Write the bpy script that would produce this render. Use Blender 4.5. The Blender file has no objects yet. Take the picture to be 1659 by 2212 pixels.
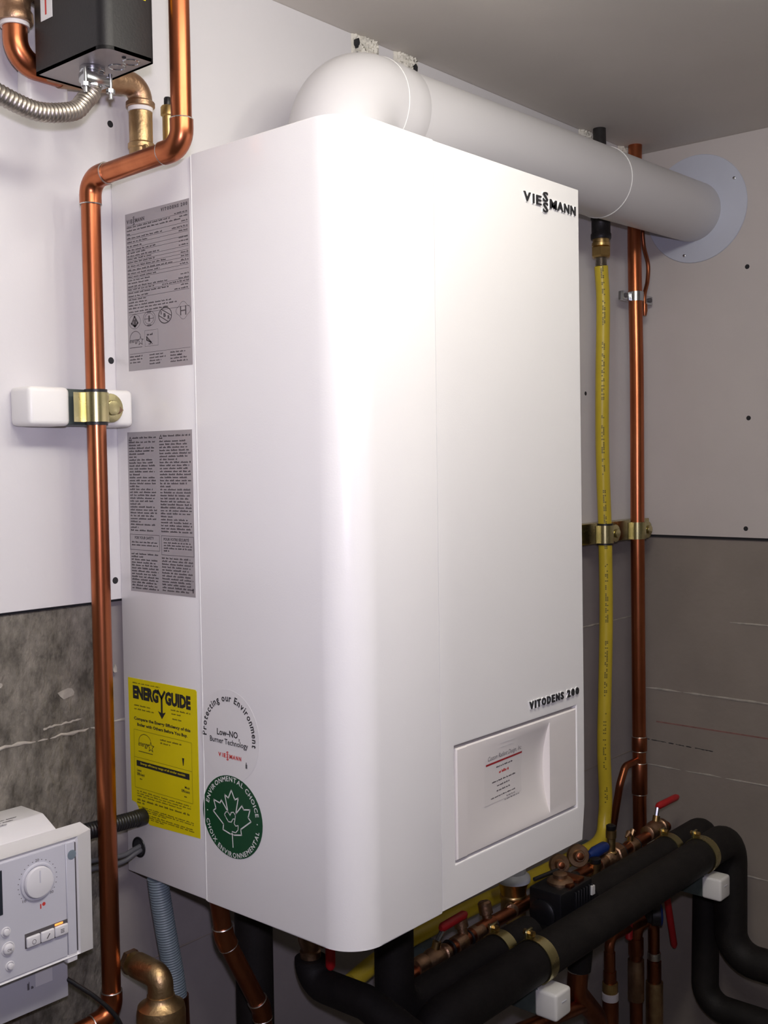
import bpy, bmesh, math, random
from mathutils import Vector, Matrix
random.seed(7)
sc = bpy.context.scene
COL = sc.collection

# ------------------------------------------------------------------ camera
cd = bpy.data.cameras.new('camera'); cam = bpy.data.objects.new('camera', cd); COL.objects.link(cam)
cam.location = (-0.8012, -1.1269, 0.5025); cam.rotation_euler = (1.52594, 0.01447, -0.85654)
cd.sensor_fit = 'VERTICAL'; cd.sensor_height = 36.0; cd.lens = 2372.47 / 2212 * 36.0; cd.clip_start = 0.02
sc.camera = cam
# ------------------------------------------------------------------ world, lamps, exposure
w = bpy.data.worlds.new('world'); sc.world = w; w.use_nodes = True
w.node_tree.nodes['Background'].inputs[0].default_value = (0.62, 0.66, 0.8, 1); w.node_tree.nodes['Background'].inputs[1].default_value = 0.02
sc.view_settings.view_transform = 'Standard'; sc.view_settings.look = 'None'
sc.view_settings.exposure = 0.08; sc.view_settings.gamma = 1.0; sc.view_settings.use_curve_mapping = False
def lamp(name, kind, loc, energy, color, size=0.1, aim=None):
    l = bpy.data.lights.new(name, kind); l.energy = energy; l.color = color
    o = bpy.data.objects.new(name, l); COL.objects.link(o); o.location = loc
    if kind == 'AREA': l.shape = 'DISK'; l.size = size
    else: l.shadow_soft_size = size
    if aim is not None: o.rotation_euler = (Vector(aim) - Vector(loc)).to_track_quat('-Z', 'Y').to_euler()
    return o
# fluorescent tube along the ceiling above the photographer, and the camera's own flash
for k in range(5): lamp('fluorescent_tube', 'POINT', (-0.56 + 0.18 * k, -0.84, 1.055), 3.55, (1.0, 0.965, 0.87), 0.05)
fl = lamp('camera_flash', 'SPOT', (-0.80, -1.14, 0.575), 27.0, (0.83, 0.77, 1.0), 0.016, (0.25, -0.2, 0.70))
fl.data.spot_size = math.radians(120); fl.data.spot_blend = 1.0

# ------------------------------------------------------------------ materials
def mat(name, col, rough=.5, metal=0., var=0., vscale=12., col2=None, bump=0., bscale=150., coat=0., stretch=None, emit=0., spec=None, rvar=0., bdist=.002, nr=.5):
    m = bpy.data.materials.new(name); m.use_nodes = True
    nt = m.node_tree; b = nt.nodes['Principled BSDF']
    b.inputs['Roughness'].default_value = rough; b.inputs['Metallic'].default_value = metal
    b.inputs['Coat Weight'].default_value = coat
    if spec is not None: b.inputs['Specular IOR Level'].default_value = spec
    c2 = col2 or tuple(c * (1 - var) for c in col)
    tc = nt.nodes.new('ShaderNodeTexCoord'); mp = nt.nodes.new('ShaderNodeMapping')
    nt.links.new(tc.outputs['Object'], mp.inputs[0])
    if stretch: mp.inputs['Scale'].default_value = stretch
    n = nt.nodes.new('ShaderNodeTexNoise'); n.inputs['Scale'].default_value = vscale; n.inputs['Detail'].default_value = 8; n.inputs['Roughness'].default_value = nr
    nt.links.new(mp.outputs[0], n.inputs['Vector'])
    r = nt.nodes.new('ShaderNodeValToRGB'); r.color_ramp.elements[0].position = .35; r.color_ramp.elements[1].position = .68
    r.color_ramp.elements[0].color = (*c2, 1); r.color_ramp.elements[1].color = (*col, 1)
    nt.links.new(n.outputs['Fac'], r.inputs[0]); nt.links.new(r.outputs[0], b.inputs['Base Color'])
    if rvar:
        mr = nt.nodes.new('ShaderNodeMapRange'); mr.inputs[3].default_value = rough + rvar; mr.inputs[4].default_value = rough
        nt.links.new(n.outputs['Fac'], mr.inputs[0]); nt.links.new(mr.outputs[0], b.inputs['Roughness'])
    if bump:
        n2 = nt.nodes.new('ShaderNodeTexNoise'); n2.inputs['Scale'].default_value = bscale; n2.inputs['Detail'].default_value = 4
        nt.links.new(mp.outputs[0], n2.inputs['Vector'])
        bp = nt.nodes.new('ShaderNodeBump'); bp.inputs['Strength'].default_value = bump; bp.inputs['Distance'].default_value = bdist
        nt.links.new(n2.outputs['Fac'], bp.inputs['Height']); nt.links.new(bp.outputs[0], b.inputs['Normal'])
    if emit:
        b.inputs['Emission Color'].default_value = (*col, 1); b.inputs['Emission Strength'].default_value = emit
    return m
M = {}
M['drywall'] = mat('drywall paint', (.69, .675, .68), .75, var=.03, vscale=6, bump=.12, bscale=90)
M['drywall_r'] = mat('unpainted drywall paper', (.60, .555, .53), .8, var=.05, vscale=7, bump=.12, bscale=90)
M['ceiling'] = mat('ceiling board', (.72, .68, .62), .85, var=.05, vscale=5, bump=.1, bscale=120)
M['concrete'] = mat('smooth concrete', (.29, .25, .215), .85, var=.14, vscale=9, bump=.35, bscale=60)
M['concrete_b'] = mat('back wall concrete', (.31, .28, .275), .85, var=.12, vscale=9, bump=.3, bscale=60)
M['rough'] = mat('rough stained concrete', (.25, .228, .19), .92, vscale=38, col2=(.07, .062, .05), bump=1.0, bscale=110, stretch=(1, 1, .55), bdist=.006, nr=.68)
M['plaster'] = mat('plaster', (.8, .77, .68), .9, var=.25, vscale=40, bump=.5)
M['mortar'] = mat('mortar ridge', (.50, .46, .40), .9, var=.3, vscale=60, bump=.5)
M['chalk'] = mat('red chalk', (.30, .15, .13), .9, var=.3, vscale=60)
M['gap'] = mat('dark gap', (.02, .02, .022), .9)
M['enamel'] = mat('white enamel', (.87, .86, .85), .26, var=.015, vscale=4, bump=.04, bscale=500, coat=.15)
M['enamel_d'] = mat('white plastic door', (.80, .76, .74), .35, var=.015, vscale=4)
M['pvc'] = mat('white vent pipe', (.70, .69, .70), .38, var=.02, vscale=5)
M['ring'] = mat('white gasket', (.88, .88, .86), .4)
M['galv'] = mat('white flange', (.60, .63, .72), .35, var=.06, vscale=7)
M['copper'] = mat('copper', (.57, .195, .088), .24, 1, vscale=22, col2=(.37, .105, .045), stretch=(1, 1, .25), rvar=.14, bump=.05)
M['copper_d'] = mat('tarnished copper', (.44, .155, .072), .28, 1, vscale=26, col2=(.24, .075, .036), stretch=(1, 1, .3), rvar=.15, bump=.06)
M['solder'] = mat('solder', (.78, .75, .70), .35, 1, var=.2, vscale=60)
M['brass'] = mat('brass', (.66, .47, .20), .3, 1, vscale=30, col2=(.48, .32, .13), bump=.08, rvar=.1)
M['brass_c'] = mat('cast brass', (.60, .42, .22), .42, 1, vscale=45, col2=(.42, .27, .14), bump=.25, bscale=260)
M['bronze'] = mat('bronze fitting', (.50, .33, .21), .42, 1, vscale=40, col2=(.34, .20, .12), bump=.25, bscale=260)
M['teflon'] = mat('thread sealant', (.82, .78, .76), .6, var=.06, vscale=40)
M['zinc'] = mat('yellow zinc', (.66, .58, .30), .22, 1, vscale=26, col2=(.48, .44, .22), rvar=.1)
M['steel'] = mat('steel', (.62, .64, .67), .22, 1, var=.2, vscale=30)
M['flex'] = mat('flexible steel', (.44, .40, .35), .42, 1, var=.25, vscale=40)
M['strut'] = mat('green grey strut', (.10, .13, .12), .5, .3, var=.3, vscale=25)
M['cap'] = mat('white cap plastic', (.84, .83, .80), .35, var=.02, vscale=20)
M['foam'] = mat('black foam insulation', (.016, .0135, .0125), .65, var=.35, vscale=30, bump=.2, bscale=300, spec=.3)
M['black'] = mat('black paint', (.008, .0075, .009), .48, var=.2, vscale=30, bump=.08, bscale=400)
M['blackp'] = mat('black plastic', (.010, .010, .012), .4, var=.2, vscale=30)
M['iron'] = mat('black iron', (.045, .042, .042), .45, .4, var=.35, vscale=60, bump=.2)
M['chassis'] = mat('grey chassis', (.40, .37, .36), .45, .5, var=.1, vscale=20)
M['yellow'] = mat('yellow jacket', (.62, .47, .03), .38, var=.1, vscale=20)
M['ylabel'] = mat('yellow paper', (.78, .66, .0), .5, var=.04, vscale=12)
M['silver'] = mat('silver label', (.44, .42, .43), .38, .25, var=.05, vscale=10)
M['ink'] = mat('black ink', (.02, .02, .022), .5)
M['ink2'] = mat('grey ink', (.10, .09, .095), .5)
M['inky'] = mat('dark ink on yellow', (.14, .115, .01), .5)
M['red'] = mat('red vinyl', (.50, .016, .02), .4, var=.15, vscale=30)
M['redink'] = mat('red ink', (.62, .05, .04), .5)
M['darkred'] = mat('dark red ink', (.36, .015, .02), .5)
M['green'] = mat('green sticker', (.0, .062, .018), .42, var=.05, vscale=10)
M['white'] = mat('white ink', (.80, .80, .78), .5)
M['clear'] = mat('clear sticker', (.79, .78, .77), .3)
M['card'] = mat('film card', (.765, .73, .71), .3)
M['ctrl'] = mat('grey control plastic', (.60, .60, .66), .42, var=.02, vscale=10)
M['ctrl_w'] = mat('white control plastic', (.76, .75, .77), .42, var=.02, vscale=10)
M['lcd'] = mat('display glass', (.03, .035, .045), .15)
M['hose'] = mat('blue grey hose', (.19, .24, .28), .45, var=.08, vscale=20)
M['cable'] = mat('grey cable', (.10, .10, .11), .4, var=.1)
M['blue'] = mat('blue vinyl', (.01, .035, .19), .4, var=.15, vscale=30)
M['glow'] = mat('orange indicator', (1, .32, .06), .4, emit=1.2)
M['paint'] = mat('room wall paint', (.34, .33, .33), .8, var=.04, vscale=4)
M['floor'] = mat('floor concrete', (.2, .19, .18), .8, var=.2, vscale=4)

# ------------------------------------------------------------------ geometry helpers
V = Vector
def new(): return bmesh.new()
def quad(bm, pts): return bm.faces.new([bm.verts.new(V(p)) for p in pts])
def box(bm, lo, hi, bev=0., seg=2, edges=None):
    vs = [bm.verts.new((x, y, z)) for x in (lo[0], hi[0]) for y in (lo[1], hi[1]) for z in (lo[2], hi[2])]
    fs = [bm.faces.new([vs[i] for i in f]) for f in ((0, 1, 3, 2), (4, 6, 7, 5), (0, 4, 5, 1), (2, 3, 7, 6), (0, 2, 6, 4), (1, 5, 7, 3))]
    if bev:
        es = {e for f in fs for e in f.edges}
        if edges: es = {e for e in es if edges(*[v.co for v in e.verts])}
        bmesh.ops.bevel(bm, geom=list(es), offset=bev, segments=seg, profile=.5, affect='EDGES')
    return bm
def basis(d):
    d = V(d).normalized(); a = V((0, 0, 1)) if abs(d.z) < .9 else V((1, 0, 0))
    u = d.cross(a).normalized(); return u, d.cross(u).normalized(), d
def sweep(bm, pts, r, seg=18, caps=True):
    pts = [V(p) for p in pts]; n = len(pts)
    rs = r if isinstance(r, (list, tuple)) else [r] * n
    t = [(pts[min(i + 1, n - 1)] - pts[max(i - 1, 0)]).normalized() for i in range(n)]
    u, _, _ = basis(t[0]); rings = []
    for i in range(n):
        u = (u - t[i] * u.dot(t[i])).normalized(); v = t[i].cross(u)
        rings.append([bm.verts.new(pts[i] + (u * math.cos(2 * math.pi * k / seg) + v * math.sin(2 * math.pi * k / seg)) * rs[i]) for k in range(seg)])
    for a, b in zip(rings, rings[1:]):
        for k in range(seg): bm.faces.new((a[k], a[(k + 1) % seg], b[(k + 1) % seg], b[k]))
    if caps: bm.faces.new(rings[0][::-1]); bm.faces.new(rings[-1])
    return bm
def fillet(pts, rad, n=8):
    pts = [V(p) for p in pts]; out = [pts[0]]
    for i in range(1, len(pts) - 1):
        a = (pts[i - 1] - pts[i]).normalized(); b = (pts[i + 1] - pts[i]).normalized()
        ang = a.angle(b); d = rad / math.tan(ang / 2)
        p0 = pts[i] + a * d; p1 = pts[i] + b * d; c = pts[i] + (a + b).normalized() * (rad / math.sin(ang / 2))
        e0 = p0 - c; e1 = p1 - c; th = e0.angle(e1)
        for k in range(n + 1):
            f = k / n; out.append(c + (e0 * math.sin((1 - f) * th) + e1 * math.sin(f * th)) / math.sin(th))
    return out + [pts[-1]]
def spline(pts, n=8):
    P = [V(p) for p in pts]; P = [P[0] * 2 - P[1]] + P + [P[-1] * 2 - P[-2]]; o = []
    for i in range(1, len(P) - 2):
        a, b, c, d = P[i - 1:i + 3]
        for k in range(n):
            t = k / n; o.append(.5 * ((2 * b) + (c - a) * t + (2 * a - 5 * b + 4 * c - d) * t * t + (3 * b - a - 3 * c + d) * t ** 3))
    return o + [P[-2]]
def resample(pts, step):
    out = [pts[0]]; acc = 0.; 
    for a, b in zip(pts, pts[1:]):
        L = (b - a).length; d = step - acc
        while d <= L: out.append(a + (b - a) * (d / L)); d += step
        acc = (acc + L) % step if L < step - acc else L - (d - step)
    return out
def cyl(bm, p0, p1, r0, r1=None, seg=20, bev=0.):
    p0, p1 = V(p0), V(p1); r1 = r0 if r1 is None else r1
    if bev:
        d = (p1 - p0).normalized()
        return sweep2(bm, [p0, p0 + d * bev * .3, p0 + d * bev, p1 - d * bev, p1 - d * bev * .3, p1], [r0 - bev, r0 - bev * .3, r0, r1, r1 - bev * .3, r1 - bev], seg)
    return sweep2(bm, [p0, p1], [r0, r1], seg)
def sweep2(bm, pts, rs, seg=20):
    d = (V(pts[-1]) - V(pts[0])); u, v, d = basis(d); rings = []
    for p, r in zip(pts, rs):
        rings.append([bm.verts.new(V(p) + (u * math.cos(2 * math.pi * k / seg) + v * math.sin(2 * math.pi * k / seg)) * max(r, 1e-5)) for k in range(seg)])
    for a, b in zip(rings, rings[1:]):
        for k in range(seg): bm.faces.new((a[k], a[(k + 1) % seg], b[(k + 1) % seg], b[k]))
    bm.faces.new(rings[0][::-1]); bm.faces.new(rings[-1]); return bm
def lathe(bm, o, d, prof, seg=24):      # prof: (radius, height along d)
    d = V(d).normalized(); o = V(o)
    return sweep2(bm, [o + d * h for _, h in prof], [r for r, _ in prof], seg)
def torus(bm, c, d, R, r, seg=32, s2=8):
    u, v, d = basis(d); rings = []
    for k in range(seg):
        a = 2 * math.pi * k / seg; e = u * math.cos(a) + v * math.sin(a)
        rings.append([bm.verts.new(V(c) + e * (R + r * math.cos(2 * math.pi * j / s2)) + d * r * math.sin(2 * math.pi * j / s2)) for j in range(s2)])
    for k in range(seg):
        a, b = rings[k], rings[(k + 1) % seg]
        for j in range(s2): bm.faces.new((a[j], a[(j + 1) % s2], b[(j + 1) % s2], b[j]))
    return bm
def prism(bm, poly, z0, z1, bev=0., seg=2):    # poly in plan, extruded up
    n = len(poly); a = [bm.verts.new((x, y, z0)) for x, y in poly]; b = [bm.verts.new((x, y, z1)) for x, y in poly]
    f0 = bm.faces.new(a[::-1]); f1 = bm.faces.new(b)
    for i in range(n): bm.faces.new((a[i], a[(i + 1) % n], b[(i + 1) % n], b[i]))
    if bev: bmesh.ops.bevel(bm, geom=list(set(f0.edges) | set(f1.edges)), offset=bev, segments=seg, profile=.5, affect='EDGES')
    return bm
def arc(c, r, a0, a1, n=8): return [(c[0] + r * math.cos(math.radians(a0 + (a1 - a0) * i / n)), c[1] + r * math.sin(math.radians(a0 + (a1 - a0) * i / n))) for i in range(n + 1)]
def xform(bm, m): bmesh.ops.transform(bm, matrix=m, verts=bm.verts[:]); return bm

def wloc(o):
    l = V((0, 0, 0))
    while o is not None: l += o.location; o = o.parent
    return l
def obj(name, bm, m, parent=None, sharp=40):
    bmesh.ops.recalc_face_normals(bm, faces=bm.faces[:])
    me = bpy.data.meshes.new(name); 
    if parent is None:
        c = [v.co for v in bm.verts]; lo = V([min(p[i] for p in c) for i in range(3)]); hi = V([max(p[i] for p in c) for i in range(3)])
        org = V(((lo.x + hi.x) / 2, (lo.y + hi.y) / 2, lo.z))
    else: org = wloc(parent)
    bmesh.ops.translate(bm, verts=bm.verts[:], vec=-org)
    bm.to_mesh(me); bm.free()
    me.polygons.foreach_set('use_smooth', [True] * len(me.polygons)); me.set_sharp_from_angle(angle=math.radians(sharp))
    me.materials.append(m if not isinstance(m, str) else M[m])
    o = bpy.data.objects.new(name, me); COL.objects.link(o)
    if parent is None: o.location = org
    else: o.parent = parent
    return o
def tag(o, label, cat, group=None):
    o['label'] = label; o['category'] = cat
    if group: o['group'] = group
    return o
def thing(name, label, cat, loc, group=None):
    o = bpy.data.objects.new(name, None); COL.objects.link(o); o.location = loc; o.empty_display_size = .02
    return tag(o, label, cat, group)
def struct(name, bm, m, parent=None):
    o = obj(name, bm, m, parent)
    if parent is None: o['kind'] = 'structure'
    return o

# ---- lettering
_cache = {}
def glyphs(s, bold=0., ext=0., shear=0.):
    k = (s, bold, ext, shear)
    if k not in _cache:
        cu = bpy.data.curves.new('t', 'FONT'); cu.body = s; cu.size = 1; cu.resolution_u = 2; cu.offset = bold; cu.extrude = ext; cu.shear = shear
        o = bpy.data.objects.new('t', cu); COL.objects.link(o)
        me = bpy.data.meshes.new_from_object(o)
        vs = [v.co.copy() for v in me.vertices]; fs = [tuple(p.vertices) for p in me.polygons]
        bpy.data.objects.remove(o); bpy.data.curves.remove(cu); bpy.data.meshes.remove(me)
        _cache[k] = (vs, fs)
    return _cache[k]
class Frame:
    def __init__(s, o, u, v): s.o, s.u, s.v = V(o), V(u).normalized(), V(v).normalized(); s.n = s.u.cross(s.v)
    def p(s, a, b, c=0.): return s.o + s.u * a + s.v * b + s.n * c
def text(bm, F, s, a0, a1, b0, b1, h=.0003, bold=0., depth=0., shear=0.):
    vs, fs = glyphs(s, bold, depth and .05, shear)
    x0, x1 = min(v.x for v in vs), max(v.x for v in vs); y0, y1 = min(v.y for v in vs), max(v.y for v in vs)
    nv = [bm.verts.new(F.p(a0 + (v.x - x0) / (x1 - x0) * (a1 - a0), b0 + (v.y - y0) / (y1 - y0) * (b1 - b0), h + ((v.z + .05) / .1 * depth if depth else 0))) for v in vs]
    for f in fs:
        try: bm.faces.new([nv[i] for i in f])
        except ValueError: pass
def arctext(bm, F, s, c, r, a0, a1, hgt, h=.0003, bold=0., inward=False):   # angles in degrees, letters from a0 to a1
    wd = []
    for ch in s:
        if ch == ' ': wd.append(.36)
        else:
            vs, _ = glyphs(ch, bold); wd.append(max(v.x for v in vs) - min(v.x for v in vs) + .16)
    tot = sum(wd); t = 0
    for ch, wv in zip(s, wd):
        a = math.radians(a0 + (a1 - a0) * (t + wv / 2) / tot); t += wv
        if ch == ' ': continue
        vs, fs = glyphs(ch, bold); x0, x1 = min(v.x for v in vs), max(v.x for v in vs)
        sx = abs(math.radians(a1 - a0)) * r / tot; sy = hgt / .72
        er = V((math.cos(a), math.sin(a))); et = V((math.sin(a), -math.cos(a)))
        if inward: er, et = -er, -et
        nv = []
        for v in vs:
            q = V((c[0], c[1])) + V((math.cos(a), math.sin(a))) * r + et * ((v.x - (x0 + x1) / 2) * sx) + er * ((v.y - .36) * sy)
            nv.append(bm.verts.new(F.p(q.x, q.y, h)))
        for f in fs:
            try: bm.faces.new([nv[i] for i in f])
            except ValueError: pass
def bar(bm, F, a0, a1, b0, b1, h=.0003): quad(bm, [F.p(a0, b0, h), F.p(a1, b0, h), F.p(a1, b1, h), F.p(a0, b1, h)])
def words(bm, F, a0, a1, b, t, h=.0003, mean=.007):      # an illegible printed line as word-long dashes with letter-like steps
    a = a0
    while a < a1 - .001:
        L = min(random.uniform(.4, 1.5) * mean, a1 - a); x = a
        while x < a + L - .0003:
            q = min(random.uniform(.0006, .0016), a + L - x); k = random.choice((.62, .75, 1.0, .7))
            bar(bm, F, x, x + q * .86, b, b + t * k, h); x += q
        a += L + mean * .22
def polyline(bm, F, pts, wd, h=.0003, closed=False):
    n = len(pts)
    for i in range(n if closed else n - 1):
        p, q = V(pts[i]), V(pts[(i + 1) % n]); d = (q - p)
        if d.length < 1e-7: continue
        d.normalize(); e = V((-d.y, d.x)) * wd / 2; x = d * wd * .35
        bmq = [p - x + e, p - x - e, q + x - e, q + x + e]
        quad(bm, [F.p(k.x, k.y, h) for k in bmq])
def ell(c, rx, ry, n=32, a0=0, a1=360): return [(c[0] + rx * math.cos(math.radians(a0 + (a1 - a0) * i / n)), c[1] + ry * math.sin(math.radians(a0 + (a1 - a0) * i / n))) for i in range(n + (0 if a1 - a0 == 360 else 1))]
def logo(bm, F, a0, a1, b0, b1, h=.0003, bold=.03, depth=0., sk=1.08):   # word mark with its two S letters stacked
    w_ = a1 - a0; H = b1 - b0
    for ch, p, q in (('V', 0, .125), ('I', .168, .192), ('E', .232, .325), ('M', .490, .620), ('A', .635, .750), ('N', .770, .870), ('N', .900, 1.0)):
        text(bm, F, ch, a0 + w_ * p, a0 + w_ * q, b0, b1, h, bold, depth)
    for lo in (.53, .47 - sk): text(bm, F, 'S', a0 + w_ * .358, a0 + w_ * .452, b0 + H * lo, b0 + H * (lo + sk), h, bold, depth)
def spaced(bm, F, s, a0, a1, b0, b1, h=.0003, bold=.0, depth=0., gap=.34):
    wd = {'V': 1.0, 'I': .24, 'T': .85, 'O': 1.0, 'D': .9, 'E': .75, 'N': .92, 'S': .75, ' ': .35, '2': .78, '0': .85}
    tot = sum(wd[c] for c in s) + gap * (len(s) - 1); x = 0.
    for c in s:
        if c != ' ': text(bm, F, c, a0 + (a1 - a0) * x / tot, a0 + (a1 - a0) * (x + wd[c]) / tot, b0, b1, h, bold, depth)
        x += wd[c] + gap
def plate(F, a0, a1, b0, b1, th=.0002, cut=None):
    bm = new(); pts = cut or [(a0, b0), (a1, b0), (a1, b1), (a0, b1)]
    n = len(pts); lo = [bm.verts.new(F.p(a, b, 0)) for a, b in pts]; hi = [bm.verts.new(F.p(a, b, th)) for a, b in pts]
    bm.faces.new(hi); bm.faces.new(lo[::-1])
    for i in range(n): bm.faces.new((lo[i], lo[(i + 1) % n], hi[(i + 1) % n], hi[i]))
    return bm

# ------------------------------------------------------------------ the room
CZ, XR, JZ = 1.1455, 1.3386, 0.340
XL, YF, FZ = -2.0, -2.7, -1.25
wb = struct('wall_back', box(new(), (XL, .012, FZ), (XR + .14, .15, CZ + .2)), 'concrete_b')
struct('drywall_panel', box(new(), (XL, 0, JZ), (XR, .0119, CZ), .0006, 1), 'drywall', wb)
struct('stained_panel', box(new(), (XL, .006, FZ), (-.012, .0119, JZ - .0035), .001, 1), 'rough', wb)
struct('shadow_gap', box(new(), (XL, .0085, JZ - .0034), (XR, .0119, JZ - .0001)), 'gap', wb)
wr = struct('wall_right', box(new(), (XR + .008, YF, FZ), (XR + .14, .012, CZ + .2)), 'concrete')
struct('drywall_panel', box(new(), (XR, YF, JZ + .001), (XR + .0079, 0, CZ), .0006, 1), 'drywall_r', wr)
struct('shadow_gap', box(new(), (XR + .004, YF, JZ - .004), (XR + .0079, 0, JZ + .0009)), 'gap', wr)
struct('ceiling', box(new(), (XL, YF, CZ), (XR + .14, .012, CZ + .03)), 'ceiling')
struct('floor', box(new(), (XL, YF, FZ - .05), (XR + .14, .012, FZ)), 'floor')
struct('wall_left', box(new(), (XL - .1, YF, FZ), (XL, .15, CZ + .2)), 'paint')
struct('wall_front', box(new(), (XL, YF - .1, FZ), (XR + .14, YF, CZ + .2)), 'paint')
def ridge(name, p0, p1, r, m, parent, n=26, wob=.3, skip=0.):
    bm = new(); p0, p1 = V(p0), V(p1); pts = []; rs = []
    for i in range(n + 1):
        pts.append(p0 + (p1 - p0) * i / n + V((0, 0, random.uniform(-r, r) * wob))); k = 0.15 if random.random() < skip or i in (0, n) else random.uniform(.55, 1.1)
        rs.append(r * k)
    sweep(bm, pts, rs, 8); return struct(name, bm, m, parent)
# marks left by the form boards
ridge('form_ridge', (-.5, .0065, .185), (-.02, .0065, .187), .0026, 'mortar', wb, 60, .5, .3)
ridge('form_ridge', (-.105, .0062, .1985), (-.055, .0062, .2005), .0016, 'mortar', wb, 16, .5)
ridge('form_ridge', (-.012, .0125, .1873), (.4, .0125, .1873), .0022, 'mortar', wb, 20, .3)
ridge('form_ridge', (.9, .0125, .166), (XR, .0125, .166), .002, 'mortar', wb, 20, .3)
ridge('form_ridge', (.0, .0125, -.13), (XR, .0125, -.125), .0016, 'concrete', wb, 40, .3)
xr = XR + .0085
for z, y1, r, m in ((.166, -.19, .0022, 'mortar'), (.0085, 0, .003, 'mortar'), (-.103, 0, .0012, 'gap'), (-.158, 0, .0022, 'mortar'), (-.352, 0, .0022, 'mortar')):
    ridge('form_ridge', (xr, y1, z), (xr, -1.2 if m != 'gap' else -.16, z - (.002 if m != 'gap' else .004)), r, m, wr, 40, .2, .1)
bm = new(); box(bm, (XR + .0075, -.5, -.0635), (XR + .0082, -.03, -.0605)); struct('chalk_line', bm, 'chalk', wr)
# chips, pits and flakes on the rough concrete, drywall screw heads
for x, z, a, b in ((-.075, .235, .012, .007), (-.185, .206, .004, .009), (-.17, .213, .0045, .007), (-.105, .198, .003, .002), (-.006, .253, .003, .006), (-.16, .258, .003, .003)):
    bm = new(); n = 9; vs = [bm.verts.new((x + a * random.uniform(.6, 1.1) * math.cos(6.283 * k / n), .0052, z + b * random.uniform(.6, 1.1) * math.sin(6.283 * k / n))) for k in range(n)]
    f = bm.faces.new(vs); e = bmesh.ops.extrude_face_region(bm, geom=[f]); bmesh.ops.translate(bm, verts=[g for g in e['geom'] if isinstance(g, bmesh.types.BMVert)], vec=(0, .003, 0))
    struct('mortar_flake', bm, 'mortar', wb)
for x, z in ((.003, .9157), (-.0044, .6311), (-.0064, .3633), (1.111, .6336)):
    bm = new(); lathe(bm, (x, .0004, z), (0, -1, 0), [(.0042, 0), (.0042, .0005), (.0030, .0007)], 12); struct('screw_head', bm, 'gap', wb)
for y, z in ((-.2341, .8811), (-.237, .5811), (-.2314, .3596)):
    bm = new(); lathe(bm, (XR + .0004, y, z), (-1, 0, 0), [(.0048, 0), (.0048, .0005), (.0034, .0007)], 12); struct('screw_head', bm, 'gap', wr)
# ragged plaster around the holes where ceiling and wall meet
def patch(x0, x1, z0, z1, label, gaps):
    """lumpy plaster rim with dark gaps: gaps are (x, half width, z low, z high)"""
    t = thing('plaster_patch', label, 'plaster', ((x0 + x1) / 2, -.004, z0))
    bm = new(); nx, nz = 26, 12; g = []
    for i in range(nx + 1):
        col = []
        for k in range(nz + 1):
            x = x0 + (x1 - x0) * i / nx; z = z0 + (CZ - .0003 - z0) * k / nz; e = min(i, nx - i, k + 2) / 4
            inside = any(abs(x - gx) < gw * random.uniform(.7, 1.2) and za - .002 < z < zb for gx, gw, za, zb in gaps)
            y = -.0003 - (.0012 if inside else min(1, e) * random.uniform(.003, .009)) if 0 < i < nx else -.0002
            col.append(bm.verts.new((x + random.uniform(-.0006, .0006), y, z + (random.uniform(-.0022, .0022) if k == 0 else 0))))
        g.append(col)
    for i in range(nx):
        for k in range(nz): bm.faces.new((g[i][k], g[i + 1][k], g[i + 1][k + 1], g[i][k + 1]))
    obj('rim', bm, 'plaster', t, 25)
    for gx, gw, za, zb in gaps:
        bm = new(); n = 12; f = bm.faces.new([bm.verts.new((gx + gw * random.uniform(.55, 1) * math.cos(6.283 * q / n), -.0078, (za + zb) / 2 + (zb - za) / 2 * random.uniform(.55, 1) * math.sin(6.283 * q / n))) for q in range(n)])
        e = bmesh.ops.extrude_face_region(bm, geom=[f]); bmesh.ops.translate(bm, verts=[v for v in e['geom'] if isinstance(v, bmesh.types.BMVert)], vec=(0, .0072, 0)); obj('gap', bm, 'gap', t)
    return t
patch(.437, .500, 1.108, CZ, 'ragged plaster hole in the wall above the vent pipe elbow', [(.445, .004, 1.124, 1.141), (.444, .003, 1.112, 1.119), (.470, .003, 1.112, 1.118)])
patch(.535, .595, 1.110, CZ, 'torn plaster slot under the ceiling beside the vent pipe seam', [(.566, .020, 1.115, 1.124), (.582, .005, 1.120, 1.138)])

# ------------------------------------------------------------------ boiler
W, D, H = .4438, .3843, .850; YS = -.1535; XF = .1440
boiler = thing('boiler', 'white wall-hung boiler with stickers on its side and a small door in front', 'boiler', (W / 2, -D / 2, 0))
bm = new(); box(bm, (.0012, -.1525, .001), (W - .0012, -.0002, H - .001), .002, 2); obj('rear_casing', bm, 'enamel', boiler)
bm = new(); prism(bm, [(XF - .0006, YS), (.0, YS)] + arc((.042, -D + .042), .042, 180, 270, 12) + [(XF - .0006, -D)], 0, H, .0018, 3); obj('side_cover', bm, 'enamel', boiler, 30)
bm = new(); cyl(bm, (.0004, -.1526, .002), (.0004, -.1526, H - .002), .0011, None, 10); obj('edge_highlight_bead', bm, 'white', boiler)  # white bead added along the seam to give its bright edge highlight
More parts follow.
